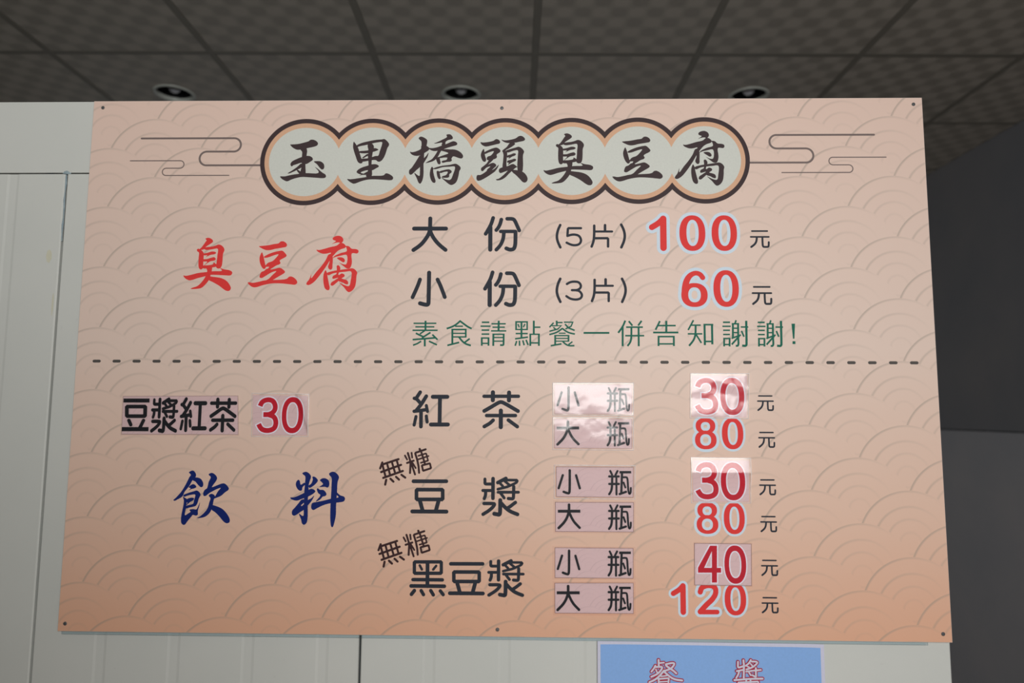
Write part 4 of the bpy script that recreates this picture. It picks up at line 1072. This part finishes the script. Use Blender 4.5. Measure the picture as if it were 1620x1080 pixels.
GREEN_TEXT = [
 ('su', 658.8, 544.53, 1.000, 1.000),
 ('shi', 722.08, 545.55, 1.000, 1.000),
 ('qing', 785.97, 545.52, 1.000, 1.000),
 ('dian', 849.55, 545.56, 1.000, 1.000),
 ('can', 913.89, 545.31, 1.000, 1.000),
 ('yi', 977.88, 546.79, 1.000, 1.000),
 ('bing', 1041.58, 546.05, 1.000, 1.000),
 ('gao', 1106.2, 546.38, 1.000, 1.000),
 ('zhi', 1170.28, 546.95, 1.000, 1.000),
 ('xie', 1234.77, 546.75, 1.000, 1.000),
 ('xie', 1298.72, 546.75, 1.000, 1.000),
 ('bang', 1341.45, 546.18, 1.000, 1.000),
]
PRICES = [
 ('n1', 1094.48, 735.96, 1.000, 1.000),
 ('n0', 1159.22, 736.3, 1.000, 1.000),
 ('n0', 1218.88, 736.31, 0.977, 0.999),
 ('n6', 1160.72, 630.46, 1.000, 1.000),
 ('n0', 1219.63, 630.86, 0.971, 1.012),
 ('n8', 1175.66, 362.28, 1.000, 1.000),
 ('n0', 1224.56, 362.6, 0.801, 0.825),
 ('n8', 1175.36, 211.16, 0.991, 0.982),
 ('n0', 1223.56, 211.04, 0.774, 0.813),
 ('n1', 1120.67, 69.31, 0.809, 0.809),
 ('n2', 1173.68, 70.83, 1.000, 1.000),
 ('n0', 1221.81, 69.76, 0.784, 0.811),
]
STICKERS = {
 'tea_blend': (((94.82, 424.67), (310.53, 426.48), (314.5, 355.35), (95.79, 354.44)), (('dous', 120.91, 390.38, 1.04, 0.99), ('jiang', 174.63, 389.94, 0.72, 0.91), ('hong', 229.40, 391.36, 0.73, 0.91), ('cha', 284.64, 390.97, 0.72, 0.89))),
 'blend_price': (((338.96, 428.38), (441.67, 427.26), (442.49, 354.65), (341.73, 354.01)), (('k3', 368.56, 391.33, 1.00, 1.00), ('k0', 414.61, 391.55, 1.00, 1.00))),
 'tea_small': (((899.63, 450.58), (1042.51, 450.91), (1041.63, 396.53), (899.95, 396.53)), (('xiaos', 924.76, 424.02, 1.02, 1.00), ('ping', 1017.07, 423.40, 1.00, 1.00))),
 'tea_large': (((899.6, 387.86), (1041.53, 388.11), (1040.9, 334.38), (899.57, 334.57)), (('das', 924.43, 361.82, 1.00, 1.00), ('ping', 1016.17, 360.95, 0.99, 1.00))),
 'soy_small': (((903.01, 300.65), (1043.37, 300.65), (1042.15, 246.87), (902.97, 247.09)), (('xiaos', 926.51, 273.64, 1.02, 0.98), ('ping', 1018.46, 272.88, 1.00, 0.99))),
 'soy_large': (((901.24, 237.14), (1042.96, 237.75), (1041.99, 185.63), (901.54, 185.01)), (('das', 926.17, 212.12, 0.99, 1.00), ('ping', 1017.72, 211.35, 1.00, 0.99))),
 'black_small': (((900.61, 156.64), (1041.19, 156.67), (1040.56, 104.34), (900.58, 103.96)), (('xiaos', 924.87, 130.70, 1.02, 0.98), ('ping', 1016.25, 129.83, 1.00, 1.00))),
 'black_large': (((900.23, 94.58), (1040.91, 96.09), (1040.28, 43.29), (900.54, 42.54)), (('das', 924.24, 68.79, 1.00, 1.00), ('ping', 1015.56, 69.06, 0.99, 0.97))),
 'tea_price': (((1152.78, 468.66), (1253.99, 468.53), (1250.67, 392.19), (1150.65, 392.77)), (('k3', 1178.53, 430.52, 1.05, 1.02), ('k0', 1225.50, 430.27, 1.10, 1.02))),
 'soy_price': (((1150.78, 314.95), (1252.47, 314.53), (1250.91, 240.61), (1149.81, 240.33)), (('k3', 1175.97, 277.67, 1.03, 1.01), ('k0', 1222.84, 276.81, 1.10, 1.01))),
 'black_price': (((1151.12, 166.61), (1252.39, 166.47), (1250.73, 93.73), (1150.06, 93.96)), (('k4', 1176.96, 130.65, 1.00, 1.00), ('k0', 1223.07, 130.21, 0.97, 1.00))),
}
DISCS = [
 (420.16, 876.33, 87.03, 85.84, 78.45, 76.92, 69.87, 67.87),
 (549.13, 876.59, 86.66, 85.66, 78.12, 76.76, 69.57, 67.73),
 (677.55, 876.85, 86.29, 85.49, 77.78, 76.6, 69.28, 67.59),
 (805.43, 877.11, 85.93, 85.31, 77.46, 76.44, 68.99, 67.45),
 (932.79, 877.37, 85.57, 85.13, 77.13, 76.28, 68.69, 67.31),
 (1059.61, 877.62, 85.21, 84.96, 76.81, 76.13, 68.41, 67.17),
 (1185.9, 877.88, 84.85, 84.78, 76.49, 75.97, 68.12, 67.03),
]
CLOUDS = [
 (3.83, 99.01, 923.99, 280.8, 897.26, 228.53, 869.85, 333.1),
 (2.02, 79.61, 879.24, 177.4, 864.29, 150.62, 849.88, 273.38),
 (3.83, 1505.97, 927.06, 1322.04, 900.46, 1376.71, 872.84, 1270.26),
 (2.02, 1526.58, 882.99, 1426.73, 868.2, 1456.12, 853.34, 1330.31),
]
DASHES = [
 (39.49, 490.45, 1558.91, 493.43),
]
SCREWS = [
 (18.77, 986.32),
 (798.82, 982.45),
 (1583.18, 986.72),
 (13.37, 13.65),
 (797.79, 12.61),
 (1584.16, 14.57),
]
POSTER_TEXT = [
 ('Tcan', 1096.72, -65.27, 1.000, 1.000),
 ('Tjiang', 1242.96, -64.75, 1.000, 1.000),
]


_cache = {}


def glyph_mesh(g, matname, name, grow=0.0):
    key = (g, matname, grow)
    if key not in _cache:
        p = Print()
        for k, w, pts in GLYPHS[g]:
            p.stroke(k, w, pts, grow)
        _cache[key] = p.mesh(name, M[matname])
    return _cache[key]


def put_glyph(row, matname, name, parent, z, grow=0.0, off=(0, 0)):
    g, cx, cy, sx, sy = row
    return link(name, glyph_mesh(g, matname, name, grow), parent, ((cx - off[0]) / 1000, (cy - off[1]) / 1000, z), (sx, sy, 1))


# ------------------------------------------------------------------ wall frame: x along the partition, y up, z out of it
YAW = -0.01837
WX = Vector((math.cos(YAW), math.sin(YAW), 0))
WY = Vector((0, 0, 1))
WN = WX.cross(WY)
WO = Vector((-0.82564, 1.30674, 1.55 - 0.39831))   # lower left corner of the board's printed face


def frame(x=0.0, y=0.0, z=0.0, rot=0.0):
    o = WO + WX * x + WY * y + WN * z
    m = Matrix(((WX.x, WY.x, WN.x, o.x), (WX.y, WY.y, WN.y, o.y), (WX.z, WY.z, WN.z, o.z), (0, 0, 0, 1)))
    return m @ Matrix.Rotation(rot, 4, 'Z')


WZ = -0.014                    # sheet metal face lies 14 mm behind the printed face
FLOOR_Y = -WO.z                # floor level in wall frame

# ------------------------------------------------------------------ setting
# floor
v, f = box(-4.2, 2.32, -3.2, 6.2, -0.1, 0.0)
tag(mesh_obj('floor', v, f, M['floor']), kind='structure')

# partition of enamelled sheet panels with shallow pressed grooves
part = tag(empty('wall_back', frame(0, 0, WZ)), kind='structure')


def panel(x0, x1, y0, y1, grooves=()):
    """sheet panel with folded edges; grooves = left edges of 24 mm wide, 2 mm deep presses"""
    e = 0.0022
    prof = [(x0, -0.012), (x0, -e), (x0 + e, 0.0)]
    for g in grooves:
        prof += [(g, 0.0), (g + 0.005, -0.0009), (g + 0.019, -0.0009), (g + 0.024, 0.0)]
    prof += [(x1 - e, 0.0), (x1, -e), (x1, -0.012)]
    vs = [(x, y, z) for y in (y0, y1) for x, z in prof]
    n = len(prof)
    fs = [(i, i + 1, n + i + 1, n + i) for i in range(n - 1)]
    fs += [tuple(range(n - 1, -1, -1)), tuple(range(n, 2 * n)), (0, n, 2 * n - 1, n - 1)]
    return mesh_obj('panel', vs, fs, M['wall'], part)


top = 1.0048
seam_y = 0.8593
RIGHT = 1.6040
SEAM0, PITCH, GAP = -0.0545, 0.6022, 0.0022
panel(-2.2, RIGHT, seam_y + 0.0014, top)                                    # fascia strip along the top
for k in range(-4, 2):                                                      # full-height sheets
    x0 = max(-2.2, SEAM0 + PITCH * k + GAP)
    x1 = SEAM0 + PITCH * (k + 1) - GAP if k < 1 else RIGHT
    gr = [SEAM0 + PITCH * k + (0.1142 if k >= 0 else 0.078) + 0.136 * i for i in range(4 if k < 1 else 3)]
    panel(x0, x1, FLOOR_Y + 0.01, seam_y - 0.0014, [g for g in gr if g > x0])
v, f = box(-2.19, 1.600, FLOOR_Y, top - 0.002, -0.06, -0.0115)
mesh_obj('core', v, f, M['core'], part)
v, f = bevel_box(-2.2, RIGHT, top - 0.004, top + 0.0008, -0.062, -0.0005, 0.0008)
mesh_obj('edge_trim', v, f, M['wall'], part)
v, f = box(1.600, RIGHT, FLOOR_Y, top, -0.062, -0.010)
mesh_obj('edge_trim', v, f, M['wall'], part)


def bead(pts, name, mat, seg=8):
    """half-round bead along a path of (x, y, radius)"""
    vs, fs = [], []
    for i, (x, y, r) in enumerate(pts):
        a = pts[min(i + 1, len(pts) - 1)]
        b = pts[max(i - 1, 0)]
        d = Vector((a[0] - b[0], a[1] - b[1])).normalized()
        for k in range(seg + 1):
            t = math.pi * k / seg
            vs.append((x - d.y * r * math.cos(t), y + d.x * r * math.cos(t), -0.0012 + r * 0.55 * math.sin(t)))
    n = seg + 1
    for i in range(len(pts) - 1):
        for k in range(seg):
            fs.append((i * n + k, (i + 1) * n + k, (i + 1) * n + k + 1, i * n + k + 1))
    return mesh_obj(name, vs, fs, mat, part, smooth=True)


bead([(-0.0548 + 0.0006 * math.sin(i * 1.7), 0.8565 - 0.0165 * i, 0.0013 + 0.0006 * math.sin(i * 2.3)) for i in range(9)], 'sealant', M['seal'])
bead([(-0.062 + 0.0042 * i, 0.8605 + 0.0012 * math.sin(i), 0.0012 + 0.0028 * math.sin(math.pi * i / 4)) for i in range(5)], 'sealant', M['seal'])
bead([(-0.109 + 0.0042 * i, 0.8575 - 0.0012 * math.sin(i * 0.8), 0.0004 + 0.0016 * math.sin(math.pi * i / 8)) for i in range(9)], 'sealant', M['core'])
bead([(-0.075 + 0.003 * i, 0.8555, 0.0004 + 0.0014 * math.sin(math.pi * i / 5)) for i in range(6)], 'sealant', M['core'])
for (tx, ty, tw, th) in ((-0.0765, 0.6945, 0.011, 0.026), (-0.0625, 0.60, 0.0035, 0.045)):
    pts = []
    for k in range(14):
        a = 2 * math.pi * k / 14
        rr = 1 + 0.18 * math.sin(3.1 * k)
        pts.append((tx + tw / 2 * rr * math.cos(a), ty + th / 2 * rr * math.sin(a), 0.00025))
    mesh_obj('tape_residue', pts, [tuple(range(14))], M['tape'], part)

# right-hand wall, running away from the viewer, of large dark sheets with one level joint
XW = 2.2817
JOINT = 1.4745
wr = tag(empty('wall_right', Matrix.Translation((XW, 0, 0))), kind='structure')
for (z0, z1) in ((0.0, JOINT - 0.003), (JOINT + 0.003, 2.93)):
    for (y0, y1) in ((-3.2, 1.2), (1.2, 6.2)):
        v, f = box(0, 0.02, y0 + 0.0005, y1 - 0.0005, z0, z1)
        mesh_obj('sheet', v, f, M['dark_wall2' if z0 == 0 else 'dark_wall'], wr)  # lower sheets in a paler tone than the upper ones
v, f = box(0.006, 0.06, -3.2, 6.2, 0.0, 2.95)
mesh_obj('backing', v, f, M['core'], wr)
# left wall
v, f = box(-4.3, -4.2, -3.2, 6.2, 0.0, 2.95)
tag(mesh_obj('wall_left', v, f, M['wall']), kind='structure')
# unseen half-height wall behind the viewer, added to shade the lower left
v, f = bevel_box(-4.2, -0.20, 0.0, 1.80, -0.06, 0.06, 0.004)
v = [(x, -0.56 - z, y) for x, y, z in v]
tag(mesh_obj('unseen_shade_wall', v, f, M['wall']), kind='structure')

# suspended ceiling: 60 cm tiles in a rail grid, three recessed lamps in view
ZC = 1.55 + 1.3197
GX, GY, TS = 0.0707, 2.4564, 0.6
ceil = tag(empty('ceiling', Matrix.Translation((GX, GY, ZC))), kind='structure')
HALF = TS / 2 - 0.0125
v, f = bevel_box(-HALF, HALF, -HALF, HALF, 0.0, 0.014, 0.0006)
v = [(x, y, 0.014 - z) for x, y, z in v]
f = [tuple(reversed(q)) for q in f]
tile_me = bpy.data.meshes.new('tile')
tile_me.from_pydata(v, [], f)
tile_me.materials.append(M['tile'])
tile_me.update()


LAMP_DY = 0.035              # lamps sit slightly off the tile centres


def holed_tile(r, n=64):
    vs, fs = [], []
    for z in (0.0, 0.014):
        for k in range(n):
            a = 2 * math.pi * (k + 0.5) / n
            c, s = math.cos(a), math.sin(a)
            m = HALF / max(abs(c), abs(s))
            vs += [(r * c, r * s + LAMP_DY, z), (m * c, m * s, z)]
    for k in range(n):
        j = (k + 1) % n
        fs.append((2 * k, 2 * j, 2 * j + 1, 2 * k + 1))
        fs.append((2 * k, 2 * n + 2 * k, 2 * n + 2 * j, 2 * j))
    # square corners
    for (sx, sy) in ((1, 1), (-1, 1), (-1, -1), (1, -1)):
        a = math.atan2(sy, sx) % (2 * math.pi)
        k = int(a / (2 * math.pi) * n - 0.5)
        b = len(vs)
        vs.append((sx * HALF, sy * HALF, 0.0))
        fs.append((2 * k + 1, 2 * ((k + 1) % n) + 1, b))
    me = bpy.data.meshes.new('tile')
    me.from_pydata(vs, [], fs)
    me.materials.append(M['tile'])
    me.update()
    return me


hole_me = holed_tile(0.070)
LAMPS = [(-3, 0), (-1, 0), (1, 0)]
for i in range(-7, 4):
    for j in range(-4, 6):
        cx, cy = (i + 0.5) * TS, (j + 0.5) * TS
        if GX + cx + HALF > XW:
            wd = (XW - (GX + i * TS) - 0.0125) - 0.004
            if wd < 0.05:
                continue
            tv, tf = bevel_box(-wd / 2, wd / 2, -HALF, HALF, 0.0, 0.014, 0.0006)
            tv = [(x, y, 0.014 - z) for x, y, z in tv]
            mesh_obj('tile', tv, [tuple(reversed(q)) for q in tf], M['tile'], ceil, (i * TS + 0.0125 + wd / 2, cy, 0))
            continue
        link('tile', hole_me if (i, j) in LAMPS else tile_me, ceil, (cx, cy, 0))
for i in range(-7, 4):
    v, f = box(-0.0122, 0.0122, -4 * TS, 6 * TS, -0.0015, 0.006)
    mesh_obj('rail', v, f, M['rail'], ceil, (i * TS, 0, 0))
for j in range(-4, 7):
    v, f = box(-7 * TS, XW - GX, -0.0122, 0.0122, -0.0010, 0.0064)
    mesh_obj('rail', v, f, M['rail'], ceil, (0, j * TS, 0))
v, f = box(-7.2 * TS, XW - GX, -9.5 * TS, 6.3 * TS, 0.115, 0.16)
mesh_obj('slab', v, f, M['slab'], ceil)


def lathe(prof, n=40):
    vs, fs = [], []
    for r, z in prof:
        for k in range(n):
            a = 2 * math.pi * k / n
            vs.append((r * math.cos(a), r * math.sin(a), z))
    for i in range(len(prof) - 1):
        for k in range(n):
            j = (k + 1) % n
            fs.append((i * n + k, i * n + j, (i + 1) * n + j, (i + 1) * n + k))
    return vs, fs


LAMP_LABEL = ('unlit recessed round downlight in the ceiling above the left cloud ornament',
              'unlit recessed round downlight in the ceiling above the middle of the board',
              'unlit recessed round downlight in the ceiling above the right end of the title')
for (i, j), lab in zip(LAMPS, LAMP_LABEL):
    t = empty('downlight', Matrix.Translation((GX + (i + 0.5) * TS, GY + (j + 0.5) * TS + LAMP_DY, ZC)))
    tag(t, lab, 'ceiling lamp', 'recessed ceiling downlights')
    v, f = lathe([(0.083, 0.0), (0.082, -0.0035), (0.077, -0.0055), (0.071, -0.004), (0.0675, 0.004), (0.0672, 0.012)])
    mesh_obj('trim_ring', v, f, M['ring'], t, smooth=True)
    v, f = lathe([(0.0674, 0.010), (0.063, 0.04), (0.055, 0.07), (0.040, 0.085), (0.004, 0.088)])
    mesh_obj('cup', v, f, M['cup'], t, smooth=True)
    v, f = lathe([(0.001, 0.004), (0.012, 0.006), (0.022, 0.013), (0.026, 0.026), (0.022, 0.045), (0.015, 0.065), (0.014, 0.086)])
    mesh_obj('bulb', v, f, M['bulb'], t, smooth=True)

# ------------------------------------------------------------------ the menu board
W_B, H_B = 1.6, 1.0
board = empty('menu_board', frame())
tag(board, 'large peach menu board of stinky tofu and drink prices with a wave pattern', 'menu board')
v, f = bevel_box(0, W_B, 0, H_B, -0.005, 0.0, 0.0006)
pb = mesh_obj('panel', v, f, M['board'], board)
pb.data.materials.append(M['edge'])
for p in pb.data.polygons:
    if abs(p.normal.z) < 0.9:
        p.material_index = 1


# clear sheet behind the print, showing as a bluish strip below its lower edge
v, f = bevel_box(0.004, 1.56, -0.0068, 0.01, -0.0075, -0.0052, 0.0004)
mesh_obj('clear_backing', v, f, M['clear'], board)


def disc_union(idx, z, e=2.0, n=64):
    """outline of the merged chain of discs, as one fan-filled strip"""
    pts_top, pts_bot = [], []
    D = [(d[0], d[1], d[2 + 2 * idx], d[3 + 2 * idx]) for d in DISCS]
    x0, x1 = D[0][0] - D[0][2], D[-1][0] + D[-1][2]
    xs = set()
    for (cx, cy, rx, ry) in D:
        for k in range(n + 1):
            xs.add(round(cx - rx * math.cos(math.pi * k / n), 3))
    for a, b in zip(D, D[1:]):
        xs.add(round((a[0] + b[0]) / 2, 3))
    vs, fs = [], []
    for x in sorted(xs):
        hi, lo_ = -1e9, 1e9
        for (cx, cy, rx, ry) in D:
            q = 1 - ((x - cx) / rx) ** 2
            if q >= -1e-6:
                hh = ry * math.sqrt(max(q, 0))
                hi, lo_ = max(hi, cy + hh), min(lo_, cy - hh)
        vs += [(x / 1000, lo_ / 1000, z), (x / 1000, hi / 1000, z)]
    for i in range(len(vs) // 2 - 1):
        fs.append((2 * i, 2 * i + 2, 2 * i + 3, 2 * i + 1))
    return vs, fs


v, f = disc_union(0, 0.00012)
plaque = mesh_obj('title_plaque', v, f, M['brown'], board)
plaque['label'] = 'dark brown scalloped rim around the brushed title'
v, f = disc_union(1, 0.00018)
mesh_obj('plaque_border', v, f, M['peach'], plaque)
v, f = disc_union(2, 0.00024)
mesh_obj('plaque_field', v, f, M['white'], plaque)
for row in TITLE:
    put_glyph(row, 'brown', 'character', plaque, 0.00032)

for (w, x0, y0, xa, y1, xb, y2, xe) in CLOUDS:
    p = [(x0, y0)]
    s = 1 if xa > x0 else -1
    for cx, ya, yb, sg in ((xa, y0, y1, s), (xb, y1, y2, -s)):
        r = (ya - yb) / 2
        for k in range(17):
            a = math.pi / 2 - math.pi * k / 16
            p.append((cx + sg * r * math.cos(a), (ya + yb) / 2 + r * math.sin(a)))
    p.append((xe, y2))
    pr = Print()
    pr.ribbon(p, w)
    link('cloud_line', pr.mesh('cloud_line', M['cloud']), board, (0, 0, 0.0001))

for row in RED_NAME:
    put_glyph(row, 'red', 'character', board, 0.0001)
for row in BLUE_NAME:
    put_glyph(row, 'blue', 'character', board, 0.0001)
for row in BLACK_TEXT:
    put_glyph(row, 'black', 'character', board, 0.0001)
for row in BROWN_TEXT:
    put_glyph(row, 'umber', 'character', board, 0.0001)
for row in GREEN_TEXT:
    put_glyph(row, 'green', 'character', board, 0.0001)
for k, row in enumerate(PRICES):
    o = put_glyph(row, 'red', 'numeral', board, 0.00024)
    h = link('numeral_outline', glyph_mesh(row[0], 'halo', 'numeral_outline', 6.1 if k < 5 else 4.9), o, (0, 0, -0.00014 + 0.000004 * (k % 3)))

ax, ay, bx_, by_ = DASHES[0]
pr = Print()
pr.ribbon([(-5.0, 0), (5.0, 0)], 5.6)
dash_me = pr.mesh('dash', M['dash'])
for k in range(41):
    link('dash', dash_me, board, ((ax + (bx_ - ax) * k / 40) / 1000, (ay + (by_ - ay) * k / 40) / 1000, 0.0001))

screw_v, screw_f = lathe([(0.0034, -0.0004), (0.0034, 0.0004), (0.0026, 0.0012), (0.0012, 0.0013), (0.0010, 0.0005), (0.0001, 0.0005)], 20)
screw_me = bpy.data.meshes.new('screw')
screw_me.from_pydata(screw_v, [], screw_f)
screw_me.materials.append(M['screw'])
screw_me.update()
for x, y in SCREWS:
    link('screw', screw_me, board, (x / 1000, y / 1000, 0.0002))

# ------------------------------------------------------------------ laminated labels stuck on the board
LAB = {
    'tea_blend': ('long clear-film label with four black characters at the left of the board', 'name label', 'label'),
    'blend_price': ('clear-film price label reading 30 with a lifted shiny corner, left of the board', 'price label', 'label'),
    'tea_small': ('small-bottle size label, topmost of the size label column, hazed with glare', 'size label', 'label'),
    'tea_large': ('large-bottle size label with patchy glare, second from the top of its column', 'size label', 'label'),
    'soy_small': ('small-bottle size label with a glint on its upper edge, third in its column', 'size label', 'label'),
    'soy_large': ('large-bottle size label, fourth in its column, beside the price 80', 'size label', 'label'),
    'black_small': ('small-bottle size label, fifth in its column, beside the price 40', 'size label', 'label'),
    'black_large': ('large-bottle size label, lowest of its column, beside the price 120', 'size label', 'label'),
    'tea_price': ('wrinkled clear-film price label reading 30, uppermost of the price column', 'price label', 'label'),
    'soy_price': ('clear-film price label reading 30 with its top edge curled and shining', 'price label', 'label'),
    'black_price': ('flat clear-film price label reading 40 with crimson numerals', 'price label', 'label'),
}
# film margin (mm) left/right/top/bottom, lift profile
FILM = {
    'tea_blend': (2, 2, 1.5, 2, 'flat'), 'blend_price': (2, 3, 3.5, 2.5, 'corner'), 'tea_small': (3.2, 3.2, 3.5, 2.5, 'haze'),
    'tea_large': (3, 3, 3, 3.2, 'haze'), 'soy_small': (4, 3.5, 3.5, 3.5, 'edge'), 'soy_large': (4, 3.5, 3.5, 3, 'flat'),
    'black_small': (5, 4, 3, 3, 'flat'), 'black_large': (4, 4, 3, 4, 'flat'), 'tea_price': (3, 3, 4, 2.5, 'wrinkle'),
    'soy_price': (3, 3, 4.5, 2.5, 'curl'), 'black_price': (2, 2, 2.5, 2, 'flat'),
}


def film_height(mode, u, v):
    """lift of the film above its card in metres; u, v run 0..1 from lower left"""
    h = 0.0003 + 0.00008 * math.sin(5 * u + 1) * math.sin(4 * v)
    if mode == 'haze':
        h += 0.0004 * math.sin(3.2 * u + 0.4) * math.sin(2.6 * v + 0.3) + 0.0002 * math.sin(11 * u + 3 * v)
    elif mode == 'edge':
        h += 0.0016 * max(0, v - 0.82) / 0.18 * (0.4 + 0.6 * max(0, math.sin(7 * u - 1.2)))
    elif mode == 'wrinkle':
        h += 0.0004 + 0.0020 * u * v + 0.0003 * math.sin(9 * v + 2.0 * u) + 0.0003 * math.sin(6 * u + 13 * v) * v
    elif mode == 'curl':
        # lifts off in the middle, bends back to the board along its top edge
        if v < 0.66:
            t = max(0, v - 0.34) / 0.32
            h += (0.0036 + 0.0015 * u) * (3 * t * t - 2 * t * t * t)
        else:
            t = (v - 0.66) / 0.34
            h += 0.0036 * (1 - 0.75 * t - 0.25 * t * t) + 0.0015 * u + 0.0003 * math.sin(8 * u) * t
    elif mode == 'corner':
        t = u + 0.25 * v - 0.98
        if t > 0:
            r_ = min(t / 0.10, 1)
            h += 0.0028 * r_ * r_ * (3 - 2 * r_) - max(0, t - 0.08) * 0.0145
    return h


for key, (corners, glyphs) in STICKERS.items():
    name, cat = LAB[key][1].replace(' ', '_'), LAB[key][2]
    cx = sum(c[0] for c in corners) / 4
    cy = sum(c[1] for c in corners) / 4
    t = empty(name, frame(cx / 1000, cy / 1000, 0.0004))
    tag(t, LAB[key][0], cat, 'laminated labels stuck on the menu board')
    C = [Vector(((c[0] - cx) / 1000, (c[1] - cy) / 1000)) for c in corners]     # TL TR BR BL
    # card: thin slab following the hand-cut outline
    vs = [(c.x, c.y, z) for z in (0.0, 0.0004) for c in C]
    fs = [(0, 1, 2, 3), (7, 6, 5, 4)] + [(i, 4 + i, 4 + (i + 1) % 4, (i + 1) % 4) for i in range(4)]
    mesh_obj('card', vs, fs, M['card'], t)
    if key not in ('tea_price', 'soy_price', 'blend_price'):
        pr = Print()                        # dark ink line painted as the shade along the card's edge
        w = 0.45 if key in ('tea_blend', 'tea_small', 'tea_large') else 0.75
        pr.ribbon([tuple(c * 1000) for c in reversed(C)], w, closed=True)
        link('card_edge_shade', pr.mesh('card_edge_shade', M['edge_shade']), t, (0, 0, 0.00043))
    for row in glyphs:
        num = row[0].startswith('k')
        o = put_glyph(row, 'crimson' if num else 'black2', 'numeral' if num else 'character', t, 0.00055, 0.55 if key == 'tea_blend' else 0.0, off=(cx, cy))
        if num:
            g = 'k4o' if row[0] == 'k4' else row[0]
            dx, dy = (0, 0)
            link('numeral_outline', glyph_mesh(g, 'halo2', 'numeral_outline', 0.0 if g == 'k4o' else 2.1), o, (dx, dy, -0.0001))
    l, r, tp, bt, mode = FILM[key]
    nu, nv = 40, 28
    vs, fs = [], []
    for b in range(nv + 1):
        vv = b / nv
        for a in range(nu + 1):
            uu = a / nu
            bot = C[3].lerp(C[2], uu)
            tpv = C[0].lerp(C[1], uu)
            p = bot.lerp(tpv, vv)
            p = p + Vector((-l / 1000 * (1 - uu) + r / 1000 * uu, -bt / 1000 * (1 - vv) + tp / 1000 * vv))
            vs.append((p.x, p.y, 0.0007 + film_height(mode, uu, vv)))
    for b in range(nv):
        for a in range(nu):
            i = b * (nu + 1) + a
            fs.append((i, i + 1, i + nu + 2, i + nu + 1))
    mesh_obj('film', vs, fs, M['film2' if mode in ('haze', 'wrinkle', 'edge') else 'film'], t, smooth=True)
    if mode != 'flat':
        # milky cut rim, rounded over from the film's face down to the board
        loop = [a for a in range(nu + 1)] + [b * (nu + 1) + nu for b in range(1, nv + 1)]
        loop += [nv * (nu + 1) + a for a in range(nu - 1, -1, -1)] + [b * (nu + 1) for b in range(nv - 1, 0, -1)]
        mid = Vector((0, 0))
        rv, rf = [], []
        for i in loop:
            x, y, z = vs[i]
            d = Vector((x, y)) - mid
            d = Vector((d.x / abs(C[1].x), d.y / abs(C[1].y)))
            d = Vector((math.copysign(1, d.x) if abs(d.x) > 0.96 else 0, math.copysign(1, d.y) if abs(d.y) > 0.93 else 0))
            for k_, dz in ((-0.0011, 0.00006), (0.0001, 0.00004), (0.0004, -0.0003), (0.0005, -0.0008)):
                rv.append((x + d.x * k_, y + d.y * k_, max(z + dz, 0.0001)))
        n = len(loop)
        for i in range(n):
            j = (i + 1) % n
            for k_ in range(3):
                rf.append((4 * i + k_, 4 * i + k_ + 1, 4 * j + k_ + 1, 4 * j + k_))
        mesh_obj('film_rim', rv, rf, M['film_edge'], t, smooth=True)

# ------------------------------------------------------------------ paper poster below the board
PX, PY, PW, PH = 0.9770, -0.0070, 0.4017, 0.284
poster = empty('paper_poster', frame(PX, PY, WZ + 0.0012, -0.0038))
tag(poster, 'sky blue paper poster with red-outlined characters taped below the menu board', 'poster')


def sheet(x0, x1, y0, y1, z, mat, name, parent, th=0.0):
    n = 24
    vs, fs = [], []
    for b in range(n + 1):
        for a in range(n + 1):
            x, y = x0 + (x1 - x0) * a / n, y0 + (y1 - y0) * b / n
            vs.append((x, y, z + lift(x, y)))
    for b in range(n):
        for a in range(n):
            i = b * (n + 1) + a
            fs.append((i, i + 1, i + n + 2, i + n + 1))
    return mesh_obj(name, vs, fs, mat, parent, smooth=True)


def lift(x, y):
    e = min(x, PW - x) / 0.06
    return 0.0012 + 0.0035 * max(0, 1 - max(e, 0)) ** 2 + 0.0006 * math.sin(x * 26)


sheet(0, PW, -PH, 0, 0.0, M['paper'], 'sheet', poster)
sheet(0.0052, PW - 0.0062, -PH + 0.006, -0.0062, 0.0003, M['sky'], 'print_field', poster)
for row in POSTER_TEXT:
    g, gx, gy, sx, sy = row
    lx, ly = gx / 1000 + 0.0013 - PX, gy / 1000 - 0.002 - PY
    z = lift(lx, ly) + 0.0014
    o = link('character', glyph_mesh(g, 'pink_red', 'character', 1.6), poster, (lx, ly, z))
    link('character_fill', glyph_mesh(g, 'pale', 'character_fill', 0.0), o, (0, 0, 0.0002))
